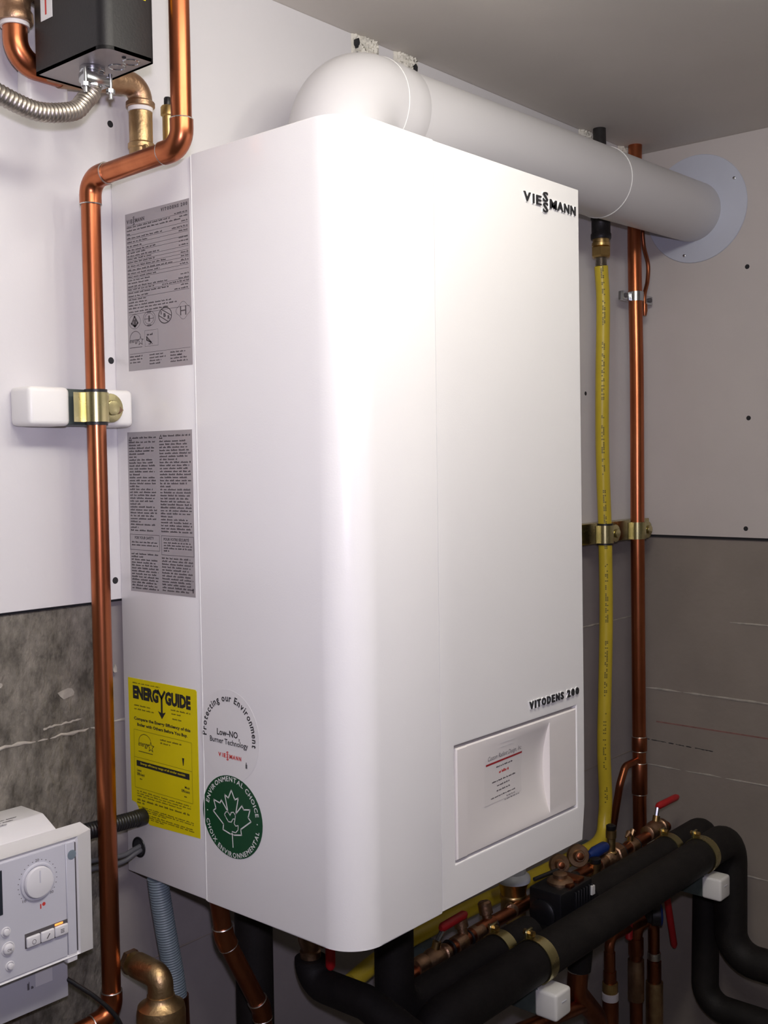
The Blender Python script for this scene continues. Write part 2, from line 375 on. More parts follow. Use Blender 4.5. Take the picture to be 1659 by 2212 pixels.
# front panel with a pocket for the door
d0, d1, e0, e1 = .1700, .4322, .0485, .1830; z0, z1 = .0025, H - .0015; yF = -D + .0004; yP = yF + .011
bm = new(); xs = [XF + .0006, d0, d1, W]; zs = [z0, e0, e1, z1]
g = [[bm.verts.new((x, yF, z)) for z in zs] for x in xs]
for i in range(3):
    for k in range(3):
        if (i, k) != (1, 1): bm.faces.new((g[i][k], g[i + 1][k], g[i + 1][k + 1], g[i][k + 1]))
pk = [bm.verts.new((x, yP, z)) for x, z in ((d0, e0), (d1, e0), (d1, e1), (d0, e1))]; fr = [g[1][1], g[2][1], g[2][2], g[1][2]]
for i in range(4): bm.faces.new((fr[i], fr[(i + 1) % 4], pk[(i + 1) % 4], pk[i]))
bm.faces.new(pk)
rim = [g[0][0], g[1][0], g[2][0], g[3][0], g[3][1], g[3][2], g[3][3], g[2][3], g[1][3], g[0][3], g[0][2], g[0][1]]
bk = [bm.verts.new((v.co.x, YS, v.co.z)) for v in rim]
for i in range(12): bm.faces.new((rim[i], rim[(i + 1) % 12], bk[(i + 1) % 12], bk[i]))
bm.faces.new(bk[::-1]); bm.normal_update()
def onb(e, f): return f(e.verts[0].co) and f(e.verts[1].co)
es = [e for e in bm.edges if (onb(e, lambda c: abs(c.y - yF) < 1e-6 and abs(c.x - W) < 1e-6))]
bmesh.ops.bevel(bm, geom=es, offset=.006, segments=4, profile=.5, affect='EDGES')
es = [e for e in bm.edges if onb(e, lambda c: abs(c.y - yF) < 1e-6 and d0 - 1e-6 <= c.x <= d1 + 1e-6 and e0 - 1e-6 <= c.z <= e1 + 1e-6) and (abs((e.verts[0].co - e.verts[1].co).x) > .2 or abs((e.verts[0].co - e.verts[1].co).z) > .1)]
bmesh.ops.bevel(bm, geom=es, offset=.0022, segments=3, profile=.5, affect='EDGES')
obj('front_panel', bm, 'enamel', boiler, 30)
# door: flat strips left and right of a scooped grip with a crescent step
bm = new(); a0, a1, b0, b1 = d0 + .0026, d1 - .0024, e0 + .0032, e1 - .0034; yD = yF - .0004
xs = [a0, a0 + .0015, .1920] + [.19251] + [.1925 + (.3655 - .1925) * i / 12 for i in range(1, 13)] + [.3659, a1 - .0015, a1]
zs = [b0, b0 + .0015] + [b0 + .0015 + (b1 - b0 - .003) * i / 24 for i in range(1, 24)] + [b1 - .0015, b1]
zc = (b0 + b1) / 2; hh = (b1 - b0) / 2 - .006
def dep_(x, z, i, k):
    y = 0.
    if .1925 < x < .3657: y += .0105 * max(0, 1 - ((z - zc) / hh) ** 2) * ((x - .1925) / .173) + .0011 * (1 - (x - .1925) / .173)
    if i in (0, len(xs) - 1) or k in (0, len(zs) - 1): y += .0015
    return y
G = [[bm.verts.new((x, yD + dep_(x, z, i, k), z)) for k, z in enumerate(zs)] for i, x in enumerate(xs)]
for i in range(len(xs) - 1):
    for k in range(len(zs) - 1): bm.faces.new((G[i][k], G[i + 1][k], G[i + 1][k + 1], G[i][k + 1]))
rim = [G[i][0] for i in range(len(xs))] + [G[-1][k] for k in range(1, len(zs))] + [G[i][-1] for i in range(len(xs) - 2, -1, -1)] + [G[0][k] for k in range(len(zs) - 2, 0, -1)]
bk = [bm.verts.new((v.co.x, yP - .0003, v.co.z)) for v in rim]
for i in range(len(rim)): bm.faces.new((rim[i], rim[(i + 1) % len(rim)], bk[(i + 1) % len(rim)], bk[i]))
door = obj('door', bm, 'enamel_d', boiler, 25); door['label'] = 'small white flap with a crescent finger grip'
# business card film on the door (follows the sloping scoop)
FC = Frame((0, yD, 0), (1, 0, 0), (0, 0, 1))
def cy(x, z): return yD + .0105 * max(0, 1 - ((z - zc) / hh) ** 2) * max(0, (x - .1925) / .173) + .0011 * (1 - (x - .1925) / .173)
class Scoop:
    def p(s, a, b, c=0.): return V((a, cy(a, b) - .0003 - c, b))
S = Scoop()
bm = new(); nx, nz = 8, 6; x0, x1, q0, q1 = .229, .312, .0985, .153
gv = [[bm.verts.new(S.p(x0 + (x1 - x0) * i / nx, q0 + (q1 - q0) * k / nz, .0001)) for k in range(nz + 1)] for i in range(nx + 1)]
for i in range(nx):
    for k in range(nz): bm.faces.new((gv[i][k], gv[i + 1][k], gv[i + 1][k + 1], gv[i][k + 1]))
card = obj('card', bm, 'card', boiler)
bm = new(); text(bm, S, 'Custom Radiant Design, Inc.', .2355, .3085, .1492, .1565, .0003, 0, 0, .25)
for a, b, z, t in ((.254, .290, .1395, .002), (.2455, .298, .1225, .002), (.2565, .285, .1165, .002), (.2555, .2855, .1105, .002), (.2425, .2985, .104, .0016)): words(bm, S, a, b, z, t, .0003, .006)
obj('lettering', bm, 'ink2', card)
bm = new()
for i in range(6): x = .2315 + .0795 * i / 6; quad(bm, [S.p(x, .1455, .0003), S.p(x + .0795 / 6, .1455, .0003), S.p(x + .0795 / 6, .1478, .0003), S.p(x, .1478, .0003)])
obj('red_rule', bm, 'darkred', card)
bm = new(); words(bm, S, .2605, .2825, .1315, .0035, .0003, .008); obj('red_lettering', bm, 'redink', card)
bm = new(); words(bm, S, .262, .292, .168, .0013, .0002, .004); words(bm, S, .262, .290, .163, .0013, .0002, .004); obj('embossed_print', bm, 'white', door)
bm = new(); words(bm, S, .277, .296, .1, .0012, .0003, .006); words(bm, S, .272, .307, .0965, .0012, .0003, .006); obj('fine_print', bm, 'ink2', card)
# raised badges on the front
FF = Frame((0, yF, 0), (1, 0, 0), (0, 0, 1))
bm = new(); logo(bm, FF, .3155, .4345, .8134, .8256, 0, .05, .0012); bd = obj('maker_badge', bm, 'white', boiler)
bm = new(); logo(bm, FF, .3160, .4340, .8139, .8251, .0012, .016, .0014); obj('lettering', bm, 'ink', bd)
bm = new(); spaced(bm, FF, 'VITODENS 200', .3185, .4350, .1972, .2080, 0, .045, .0012, .30); bd = obj('model_badge', bm, 'white', boiler)
bm = new(); spaced(bm, FF, 'VITODENS 200', .3193, .4344, .1979, .2073, .0012, .03, .0014); obj('lettering', bm, 'ink', bd)

# stickers on the side: u runs towards the room (-y), v up
FS = Frame((-.0000, 0, 0), (0, -1, 0), (0, 0, 1)); FS.n = V((-1, 0, 0)); FS.o = V((.0011, 0, 0))     # on the rear casing
FV = Frame((0, 0, 0), (0, -1, 0), (0, 0, 1)); FV.n = V((-1, 0, 0)); FV.o = V((-.0001, 0, 0))          # on the side cover
# rating plate
A0, A1, B0, B1 = .0280, .1475, .6165, .8025
rp = obj('rating_plate', plate(FS, A0, A1, B0, B1), 'silver', boiler); rp['label'] = 'silver rating plate with rows of fine print'
bm = new(); logo(bm, FS, A0 + .003, A0 + .037, .7905, .7952, .0004, .04)
spaced(bm, FS, 'VITODENS 200', A0 + .0685, A1 - .003, .7955, .7995, .0004, .05)
rows = [(.003, .085, .7853), (.003, .104, .7815), (.003, .009, .7775), (.003, .070, .7725), (.003, .042, .768), (.003, .031, .763), (.003, .057, .7585), (.003, .038, .755), (.003, .064, .7515), (.003, .049, .748), (.003, .055, .744), (.003, .077, .7395), (.003, .09, .735), (.003, .064, .731), (.003, .06, .727), (.003, .047, .723), (.003, .043, .7195), (.003, .078, .7155), (.003, .053, .712), (.003, .08, .708), (.003, .041, .704), (.003, .037, .700), (.003, .04, .6965), (.003, .084, .693), (.003, .094, .6895), (.003, .078, .6855)]
for a, b, z in rows: words(bm, FS, A0 + a, A0 + b, z, .0018, .0004, .008)
for z, a in ((.7885, .093), (.784, .102), (.7785, .105), (.7725, .088), (.768, .100), (.7605, .1), (.7565, .1), (.752, .1), (.7435, .103), (.7395, .103), (.735, .103), (.731, .101), (.7195, .102), (.715, .098), (.7115, .068), (.7075, .102), (.7035, .09)): words(bm, FS, A0 + a, A1 - .003, z, .0018, .0004, .006)
for a, n in ((.003, 3), (.041, 4), (.080, 4)):
    for k in range(n): words(bm, FS, A0 + a, A0 + a + random.uniform(.02, .034), .6325 - k * .0035, .0018, .0004, .008)
words(bm, FS, A0 + .093, A0 + .1, .629, .001, .0004)
obj('lettering', bm, 'ink2', rp)
bm = new()
for z in (.7878, .777, .7715, .767, .762, .7575, .7505, .7465, .7425, .7385, .7345, .73, .726, .7145, .7105, .7025, .6835, .6365): bar(bm, FS, A0 + .003, A1 - .003, z - .0003, z + .0001, .0003)
polyline(bm, FS, ell((A0 + .014, .6745), .0110, .0085), .0004, .0004, True); polyline(bm, FS, [(A0 + .008, .6725), (A0 + .014, .6805), (A0 + .02, .6725), (A0 + .0145, .6685)], .0022, .0004, True); bar(bm, FS, A0 + .0115, A0 + .017, .669, .677, .0004)
polyline(bm, FS, ell((A0 + .042, .6755), .0115, .0088), .0005, .0004, True); polyline(bm, FS, ell((A0 + .042, .6755), .0085, .0062), .0004, .0004, True); bar(bm, FS, A0 + .033, A0 + .051, .6752, .6758, .0004); bar(bm, FS, A0 + .0405, A0 + .0435, .672, .679, .0004); bar(bm, FS, A0 + .038, A0 + .046, .6825, .6838, .0004); bar(bm, FS, A0 + .038, A0 + .046, .6672, .6685, .0004)
polyline(bm, FS, ell((A0 + .072, .6765), .0120, .0090), .0011, .0004, True); polyline(bm, FS, [(A0 + .066, .6835), (A0 + .083, .6755)], .0011); polyline(bm, FS, [(A0 + .0605, .677), (A0 + .077, .6690)], .0011)
text(bm, FS, 'I', A0 + .0640, A0 + .0655, .678, .682, .0004, .06); text(bm, FS, 'B', A0 + .0690, A0 + .0735, .6745, .679, .0004, .06); text(bm, FS, 'R', A0 + .0765, A0 + .0810, .6715, .676, .0004, .06)
polyline(bm, FS, [(A0 + .105 + (.0118 + .0014 * math.cos(4 * t)) * math.cos(t), .679 + (.0088 + .0012 * math.cos(4 * t)) * math.sin(t)) for t in [k * .1963 for k in range(32)]], .0004, .0004, True)
text(bm, FS, 'H', A0 + .0995, A0 + .1105, .6735, .684, .0004, 0)
def estar(bm, F, x, z, s):
    polyline(bm, F, ell((x, z), .0105 * s, .0085 * s, 18, 20, 190), .0006 * s, .0004)
    text(bm, F, 'energy', x - .0115 * s, x + .006 * s, z - .0065 * s, z - .001 * s, .0004, .01, 0, .3)
    st = [(x + .010 * s + (.0055 if k % 2 == 0 else .0024) * s * math.sin(k * math.pi / 5), z - .0035 * s + (.0055 if k % 2 == 0 else .0024) * s * math.cos(k * math.pi / 5)) for k in range(10)]
    polyline(bm, F, st, .0007 * s, .0004, True); bar(bm, F, x - .0115 * s, x + .013 * s, z - .011 * s, z - .0103 * s, .0004)
estar(bm, FS, A0 + .0145, .6545, 1.0)
polyline(bm, FS, [(A0 + .033, .6435), (A0 + .058, .6435), (A0 + .058, .662), (A0 + .033, .662)], .0003, .0004, True); polyline(bm, FS, [(A0 + .0365, .651), (A0 + .045, .6475), (A0 + .0365, .6545)], .0018, .0004, True); words(bm, FS, A0 + .037, A0 + .05, .656, .0026, .0004, .006); words(bm, FS, A0 + .04, A0 + .048, .6455, .0012, .0004, .006)
obj('emblems', bm, 'ink2', rp)
# safety notice, two columns
C0, C1, E0, E1 = .0215, .1435, .3515, .5435
sp = obj('safety_notice', plate(FS, C0, C1, E0, E1), 'silver', boiler); sp['label'] = 'silver two-column safety notice in small black print'
bm = new()
def column(a, wd, top, n, step, lens=None):
    for k in range(n):
        f = random.choice((1, 1, .98, .95, .92, .9, .86)) if random.random() > .17 else random.uniform(.25, .6)
        words(bm, FS, a, a + wd * f, top - k * step - .0022, .0021, .0004, .010)
column(C0 + .003, .052, .5325, 31, .00352); column(C0 + .062, .057, .5325, 31, .00352)
polyline(bm, FS, [(C0 + .0085, .5335), (C0 + .0035, .5335), (C0 + .006, .5375)], .001, .0004, True); words(bm, FS, C0 + .010, C0 + .056, .5355, .0022, .0004, .009)
polyline(bm, FS, [(C0 + .0675, .5345), (C0 + .0625, .5345), (C0 + .065, .5385)], .001, .0004, True); words(bm, FS, C0 + .069, C0 + .119, .5365, .0022, .0004, .009)
text(bm, FS, 'FOR YOUR SAFETY', C0 + .0105, C0 + .0475, .4150, .4185, .0004, .03); text(bm, FS, 'POUR VOTRE SÉCURITÉ', C0 + .066, C0 + .1125, .4150, .4190, .0004, .03)
for k in range(2): words(bm, FS, C0 + .004, C0 + .055, .4105 - k * .0035, .0020, .0004)
for k in range(4): words(bm, FS, C0 + .066, C0 + (.118 if k < 3 else .076), .4117 - k * .0032, .0019, .0004)
polyline(bm, FS, [(C0 + .001, .4205), (C0 + .058, .4205), (C0 + .058, .402), (C0 + .001, .402)], .0005, .0004, True); polyline(bm, FS, [(C0 + .062, .4205), (C0 + .121, .4205), (C0 + .121, .398), (C0 + .062, .398)], .0005, .0004, True)
column(C0 + .003, .052, .3985, 13, .00345); column(C0 + .062, .057, .3955, 12, .00345)
words(bm, FS, C0 + .117, C0 + .1195, .356, .007, .0004)
obj('lettering', bm, 'ink2', sp)
# yellow energy sticker, its lower corner cut away around the conduit
G0, G1, K0, K1 = .0108, .1425, .0715, .2445
eg = obj('energy_sticker', plate(FS, 0, 0, 0, 0, .0003, [(.0125, .092), (.0215, .0905), (.030, .0795), (.040, .0730), (.0475, .0678), (G1, K0), (G1 - .001, K1 - .002), (G1 - .003, K1), (G0, K1)]), 'ylabel', boiler); eg['label'] = 'bright yellow efficiency sticker with bold black heading'
bm = new(); text(bm, FS, 'ENERG', .0205, .0705, .2195, .2360, .0005, .06); text(bm, FS, 'GUIDE', .083, .1305, .2195, .2360, .0005, .06)
polyline(bm, FS, [(.0700, .2348), (.0765, .2265), (.0825, .2348)], .0034, .0005); bar(bm, FS, .0748, .0782, .2085, .2265, .0005)
vs = [FS.p(a, b, .0005) for a, b in ((.0690, .2105), (.0765, .2015), (.0840, .2105), (.0765, .2085))]; quad(bm, vs)
text(bm, FS, 'Compare the Energy Efficiency of this', .0215, .1290, .1925, .1975, .0005, .035); text(bm, FS, 'Boiler with Others Before You Buy.', .0275, .1235, .1855, .1905, .0005, .035)
bar(bm, FS, .0245, .1255, .1370, .1440, .0005); estar(bm, FS, .042, .168, 1.15)
vs = [FS.p(a, b, .0005) for a, b in ((.1125, .1610), (.1165, .1610), (.1150, .1520), (.1140, .1520))]; quad(bm, vs)
text(bm, FS, 'Least', .025, .034, .1305, .1335, .0005, .02); text(bm, FS, 'Efficient', .025, .040, .1255, .129, .0005, .02); text(bm, FS, 'Most', .1165, .1255, .1255, .1285, .0005, .02); text(bm, FS, 'Efficient', .1105, .1255, .1205, .124, .0005, .02)
obj('heading', bm, 'ink', eg)
bm = new(); text(bm, FS, 'Energy efficiency range of all similar models', .0325, .1180, .1390, .1425, .0007, .02); obj('reversed_lettering', bm, 'ylabel', eg)
bm = new(); words(bm, FS, .020, .074, .2385, .0013, .0005)
for a, b, z in ((.0225, .054, .211), (.0225, .061, .2065), (.0935, .13, .2145), (.0945, .112, .21), (.096, .113, .204), (.072, .112, .1755), (.072, .091, .1715), (.03, .035, .121), (.115, .12, .115)): words(bm, FS, a, b, z, .0018, .0005, .008)
polyline(bm, FS, [(.0205, .110), (.1305, .110), (.1305, .1815), (.0205, .1815)], .0004, .0005, True); bar(bm, FS, .0205, .1305, .1475, .1479, .0005)
for a, b, z, t in ((.024, .127, .1055, .0014), (.024, .127, .1025, .0014), (.024, .110, .0995, .0014)): words(bm, FS, a, b, z, t, .0005, .009)
words(bm, FS, .024, .125, .0945, .0024, .0005, .011); words(bm, FS, .024, .0385, .0910, .0022, .0005, .011)
for a, b, z in ((.026, .132, .0865), (.030, .131, .0842), (.034, .08, .0820), (.044, .132, .0785), (.046, .132, .0762), (.05, .075, .0740)): words(bm, FS, a, b, z, .0014, .0005, .009)
words(bm, FS, .1375, .1385, .08, .008, .0005); obj('small_print', bm, 'inky', eg)
# round clear sticker on the cover
cc = (.1975, .2005); R_ = .0500
cs = obj('round_sticker', plate(FV, 0, 0, 0, 0, .00015, ell(cc, R_, .0520, 40)), 'clear', boiler); cs['label'] = 'round clear sticker with arched black words'
bm = new(); arctext(bm, FV, 'Protecting our Environment', cc, .0425, 188, -12, .0078, .0004, .022)
text(bm, FV, 'Low–NO', .1775, .2125, .1990, .2065, .0004, .022); text(bm, FV, 'x', .2135, .2160, .1965, .1995, .0004, .01); text(bm, FV, 'Burner Technology', .1650, .2290, .1880, .1962, .0004, .014)
words(bm, FV, .2245, .2275, .168, .0068, .0004)
obj('lettering', bm, 'ink', cs)
bm = new(); logo(bm, FV, .1790, .2175, .1748, .1795, .0004, .05); obj('red_lettering', bm, 'redink', cs)
# green eco sticker with outlined maple leaf and doves
gc = (.2000, .1090); GR = (.0500, .0465)
gs = obj('eco_sticker', plate(FV, 0, 0, 0, 0, .0003, ell(gc, GR[0], GR[1], 48)), 'green', boiler); gs['label'] = 'dark green round sticker with white maple leaf outline'
bm = new(); arctext(bm, FV, 'ENVIRONMENTAL CHOICE', gc, .0428, 168, 10, .0056, .0005, .02); arctext(bm, FV, 'CHOIX ENVIRONNEMENTAL', gc, .0428, 192, 350, .0056, .0005, .02, True)
for a in (180, 0): polyline(bm, FV, [(gc[0] + .0418 * math.cos(math.radians(a)) - .0005, gc[1]), (gc[0] + .0418 * math.cos(math.radians(a)) + .0005, gc[1])], .0012, .0005)
half = [(-.001, -.0185), (-.002, -.019), (-.013, -.0165), (-.012, -.0105), (-.0265, .001), (-.0225, .0045), (-.0255, .0135), (-.0165, .0115), (-.0145, .0155), (-.0055, .0045), (-.0095, .0225), (-.0045, .0195), (0, .029)]
leaf = [(gc[0] + a * 1.2, gc[1] + b * 1.05) for a, b in half] + [(gc[0] - a * 1.2, gc[1] + b * 1.05) for a, b in half[-2::-1]]
polyline(bm, FV, leaf, .0015, .0005); polyline(bm, FV, [(gc[0], gc[1] - .0185), (gc[0] + .001, gc[1] - .034)], .0014, .0005)
dove = [(-.0125, .0005), (-.010, .004), (-.006, .0045), (-.003, .001), (-.001, .005), (.003, .006), (.006, .003), (.0055, -.001), (.0015, -.002), (-.001, -.006), (-.006, -.0065), (-.0105, -.002), (-.0125, .0005)]
polyline(bm, FV, [(gc[0] + a, gc[1] + b) for a, b in dove], .0011, .0005)
polyline(bm, FV, [(gc[0] + a, gc[1] + b) for a, b in ((.0055, -.001), (.0035, -.0065), (.006, -.009), (.0105, -.0075), (.010, -.0125), (.006, -.0165), (0, -.0165))], .0011, .0005)
obj('leaf_and_lettering', bm, 'white', gs)
# cable hole with rubber grommet
bm = new(); torus(bm, (.0008, -.0245, .0355), (1, 0, 0), .0115, .0013, 28, 8); gm = obj('grommet', bm, 'blackp', boiler)
bm = new(); lathe(bm, (.0012, -.0245, .0355), (-1, 0, 0), [(.0112, 0), (.0112, .0004)], 24); obj('hole', bm, 'gap', gm)
# brass fittings that stand up from the boiler top
bm = new(); lathe(bm, (.0215, -.0355, H), (0, 0, 1), [(.0145, 0), (.0145, .032), (.0158, .033), (.0158, .038), (.0140, .040), (.0140, .0755), (.0130, .076)], 24)
bm2 = new(); box(bm2, (.0135, -.0535, H + .016), (.0185, -.0455, H + .034), .001, 1); bm2.to_mesh(me := bpy.data.meshes.new('x')); bm2.free(); bm.from_mesh(me); bpy.data.meshes.remove(me)
br = tag(obj('brass_riser', bm, 'brass_c'), 'thick brass pipe rising from the rear of the boiler top', 'pipe')
bm = new(); lathe(bm, (.0625, -.0355, H), (0, 0, 1), [(.0068, 0), (.0068, .080), (.0088, .0815), (.0088, .091), (.0074, .093)], 20); av = thing('air_vent', 'slim brass air vent with black cap beside the brass riser', 'air vent', (.0625, -.0355, H)); obj('body', bm, 'brass', av)
bm = new(); lathe(bm, (.0625, -.0355, H + .093), (0, 0, 1), [(.0042, 0), (.0046, .001), (.0046, .009), (.0036, .0105)], 16); obj('cap', bm, 'blackp', av)

# ------------------------------------------------------------------ flue pipe
XV, RB, DZ0, DZ1, DY0, DY1 = .2475, .0626, .973, 1.0056, -.147, -.122
def dp(x): f = (x - XV) / (XR - XV); return V((x, DY0 + (DY1 - DY0) * f, DZ0 + (DZ1 - DZ0) * f))
flue = thing('flue_pipe', 'fat white vent pipe bending off the boiler top to the far wall', 'pipe', (XV, DY0, H))
bm = new(); pts = fillet([(XV, DY0, H), (XV, DY0, DZ0), dp(XV + .090)], RB, 16); sweep(bm, pts, .0655, 44); el = obj('elbow', bm, 'pvc', flue)
ax = dp(1.0) - dp(0.5)
bm = new(); torus(bm, dp(.2875 + .028), ax, .0652, .0009, 48, 6); obj('joint_ring', bm, 'ring', flue)
bm = new(); cyl(bm, dp(.315), dp(.365), .0640, .0640, 44, .001); obj('socket', bm, 'pvc', flue)
bm = new(); cyl(bm, dp(.36), dp(.945), .0615, .0615, 44); obj('straight', bm, 'pvc', flue)
bm = new(); torus(bm, dp(.945), ax, .0612, .0014, 48, 6); obj('joint_ring', bm, 'ring', flue)
bm = new(); cyl(bm, dp(.945), dp(XR - .0005), .0602, .0602, 44); obj('straight', bm, 'pvc', flue)
FGY, FGZ = -.1265, 1.0115
bm = new(); lathe(bm, (XR - .0002, FGY, FGZ), (-1, 0, 0), [(.1085, 0), (.109, .001), (.108, .0028), (.075, .006), (.070, .0065)], 56); fg = obj('wall_flange', bm, 'galv', flue); fg['label'] = 'blue-white round wall collar'
for a in (30, 150, 285):
    bm = new(); lathe(bm, (XR - .0035, FGY + .095 * math.cos(math.radians(a)), FGZ + .095 * math.sin(math.radians(a))), (-1, 0, 0), [(.003, 0), (.003, .001), (.0018, .0016)], 10); obj('rivet', bm, 'steel', fg)

# ------------------------------------------------------------------ pipes
def pipe(name, label, cat, pts, r, m, rad=None, fits=True, band='solder', sock=1.13, group=None, elb=None):
    """soldered pipe: a tube child, and at every bend a fatter elbow child with a solder band at each mouth"""
    pts = [V(p) for p in pts]; rad = rad or r * 1.7
    t = thing(name, label, cat, min(pts, key=lambda p: p.z).copy(), group)
    bm = new(); sweep(bm, fillet(pts, rad), r, 22); obj('tube', bm, m, t)
    if fits:
        for i in range(1, len(pts) - 1):
            a = (pts[i - 1] - pts[i]).normalized(); b = (pts[i + 1] - pts[i]).normalized(); d = rad / math.tan(a.angle(b) / 2) + r * .9
            d = min(d, (pts[i - 1] - pts[i]).length * .95, (pts[i + 1] - pts[i]).length * .95)
            p0, p1 = pts[i] + a * d, pts[i] + b * d
            bm = new(); sweep(bm, fillet([p0, pts[i], p1], rad), r * sock, 22); e = obj('elbow', bm, elb or m, t)
            for p, q in ((p0, a), (p1, b)):
                bm = new(); torus(bm, p, q, r * 1.07, r * .085, 24, 6); obj('solder_ring', bm, band, e)
    return t
LX, LY = -.0640, -.0530
lp = pipe('copper_pipe', 'long bright copper pipe stepping forward beside the boiler, held by a strut', 'pipe',
          [(LX + .014, -.20, CZ), (LX + .014, -.20, .8385), (LX, LY, .8285), (LX + .0005, LY, -.140), (LX - .20, LY, -.150)], .0110, 'copper', .020)
# strut channel with white end caps and a pipe clamp
def clamp(c, r, ax, t, mm='zinc', rubber=True):
    """two half shells round a pipe (axis ax) with ears and a screw; c on the pipe axis, ears lie along ax x y"""
    return None
def strut(name, label, x0, x1, z, y1, capped, m='strut', group=None):
    t = thing(name, label, 'strut', ((x0 + x1) / 2, 0, z - .0205), group)
    bm = new(); box(bm, (x0, -y1, z - .0203), (x1, -.0003, z + .0203), .001, 1); obj('channel', bm, m, t)
    for xa, xb in capped:
        bm = new(); box(bm, (xa, -y1 - .0022, z - .0218), (xb, -.0001, z + .0218), .006, 4); obj('end_cap', bm, 'cap', t)
    return t
def pipe_clamp(label, x, y, z, r, hgt, group, m='zinc', screwside=1, rub=True, ear=.011, off=(.55, .0038)):
    """clamp for a vertical pipe at (x,y) standing on strut face; half shell bulging towards the room"""
    t = thing('pipe_clamp', label, 'clamp', (x, y, z - hgt / 2), group)
    def shell(rr, h, e0, e1):
        bm = new(); prof = [(-rr - e0, .004)] + [(-rr * 1.0, .004)] + [(rr * math.cos(math.radians(a)), -rr * math.sin(math.radians(a))) for a in range(180, -1, -12)] + [(rr, .004), (rr + e1, .004)]
        n = len(prof); out = [[bm.verts.new((x + a, y + b, z + k * h / 2)) for k in (-1, 1)] for a, b in prof]
        inn = [[bm.verts.new((x + a * (1 - .0016 / max(abs(a), .004)), y + b + (.0022 if abs(b) < .0045 else .0014), z + k * h / 2)) for k in (-1, 1)] for a, b in prof]
        for i in range(n - 1):
            bm.faces.new((out[i][0], out[i + 1][0], out[i + 1][1], out[i][1])); bm.faces.new((inn[i][0], inn[i][1], inn[i + 1][1], inn[i + 1][0]))
            for k in (0, 1): bm.faces.new((out[i][k], inn[i][k], inn[i + 1][k], out[i + 1][k]))
        for i in (0, n - 1): bm.faces.new((out[i][0], out[i][1], inn[i][1], inn[i][0]))
        return bm
    if rub:
        bm = new(); cyl(bm, (x, y, z - hgt / 2 - .0036), (x, y, z + hgt / 2 + .0036), r + .0018, None, 24); obj('rubber_liner', bm, 'blackp', t)
    obj('band', shell(r + .0032, hgt, ear, ear * .6), m, t)
    bm = new(); cc_ = V((x + screwside * (r + .0032 + ear * off[0]), y + off[1], z)); cyl(bm, cc_, cc_ + V((0, -.0026, 0)), hgt * .5, None, 24, .0006); obj('ear_disc', bm, m, t)
    bm = new(); c = V((x + screwside * (r + .0032 + ear * off[0]), y + off[1] - .0043, z)); cyl(bm, c + V((0, .004, 0)), c + V((0, -.004, 0)), hgt * .26, None, 16, .001); obj('screw', bm, m, t)
    if rub and ear > .012:
        bm = new(); lathe(bm, c + V((screwside * .008, .004, -.002)), (1, 0, 0), [(.006, 0), (.005, .004), (.001, .010)], 10); obj('lug', bm, 'bronze', t)
    return t
strut('strut_channel', 'white-capped strut behind the long copper pipe left of the boiler', -.137, -.006, .571, .0395, ((-.142, -.0895), (-.0425, -.0035)))
pipe_clamp('yellow zinc clamp gripping the long copper pipe left of the boiler', LX + .0002, LY, .5705, .0112, .0335, None, 'zinc', 1, True, .0125)
strut('strut_channel', 'white-capped strut half hidden behind the black relay box', -.118, -.075, .927, .024, ((-.1225, -.070),))

# right-hand strut with hose and pipe
strut('strut_channel', 'yellow zinc strut joining the yellow hose and copper pipe', .96, 1.325, .357, .026, (), 'zinc')
HX, HY = 1.0900, -.0500
hp = [(HX - .003, HY, .874), (HX + .004, HY, .80), (HX - .008, HY - .004, .66), (HX - .002, HY, .52), (HX + .0065, HY, .355), (HX + .009, HY, .20), (HX + .003, HY, .06), (HX - .003, HY, -.06), (HX + .003, HY, -.16), (HX - .002, HY, -.205), (HX - .02, HY - .005, -.232), (HX - .06, HY - .008, -.242), (.95, -.06, -.240), (.743, -.06, -.2365), (.49, -.06, -.231), (.40, -.06, -.2385), (.340, -.06, -.2500)]
gh = thing('gas_hose', 'yellow corrugated gas hose hanging down the wall and running under the boiler', 'hose', (HX, HY, -.26))
path = spline(hp, 10)
bm = new(); sweep(bm, path, .0132, 18); jk = obj('jacket', bm, 'yellow', gh)
bm = new(); pr = resample(path, .0032)
for i, p in enumerate(pr[:-1]):
    if p.z < -.17 or (i // 9) % 5 == 4 or random.random() < .22: continue
    for a in (-62, -48):
        if random.random() < .35: continue
        d = math.radians(a - 90 + 0); n = V((math.cos(d), math.sin(d), 0)); tv = V((-n.y, n.x, 0)); c = p + n * .01345
        quad(bm, [c - tv * .0013, c + tv * .0013, c + tv * .0013 + V((0, 0, -.0022)), c - tv * .0013 + V((0, 0, -.0022))])
obj('printed_lettering', bm, 'inky', jk)['kind'] = 'stuff'
bm = new(); pts = [V((HX - .003, HY, .874 + .0012 * i)) for i in range(17)]; sweep(bm, pts, [.0098 if i % 2 else .0112 for i in range(17)], 18); obj('corrugated_end', bm, 'flex', gh)
bm = new(); x, y = HX - .003, HY; lathe(bm, (x, y, .890), (0, 0, 1), [(.0165, 0), (.0195, .003), (.0195, .019), (.0165, .021)], 6); obj('hex_nut', bm, 'brass', gh)
bm = new(); lathe(bm, (x, y, .910), (0, 0, 1), [(.0150, 0), (.0175, .002), (.0175, .008), (.0160, .009), (.0160, .017)], 24); obj('union', bm, 'brass', gh)
ir = thing('iron_pipe', 'black iron gas pipe dropping behind the vent pipe to the yellow hose', 'pipe', (x, y, .925))
bm = new(); lathe(bm, (x, y, .925), (0, 0, 1), [(.0185, 0), (.0195, .002), (.0195, .010), (.0180, .012), (.0180, .036), (.0195, .038), (.0195, .046), (.018, .048)], 24); obj('coupling', bm, 'iron', ir)
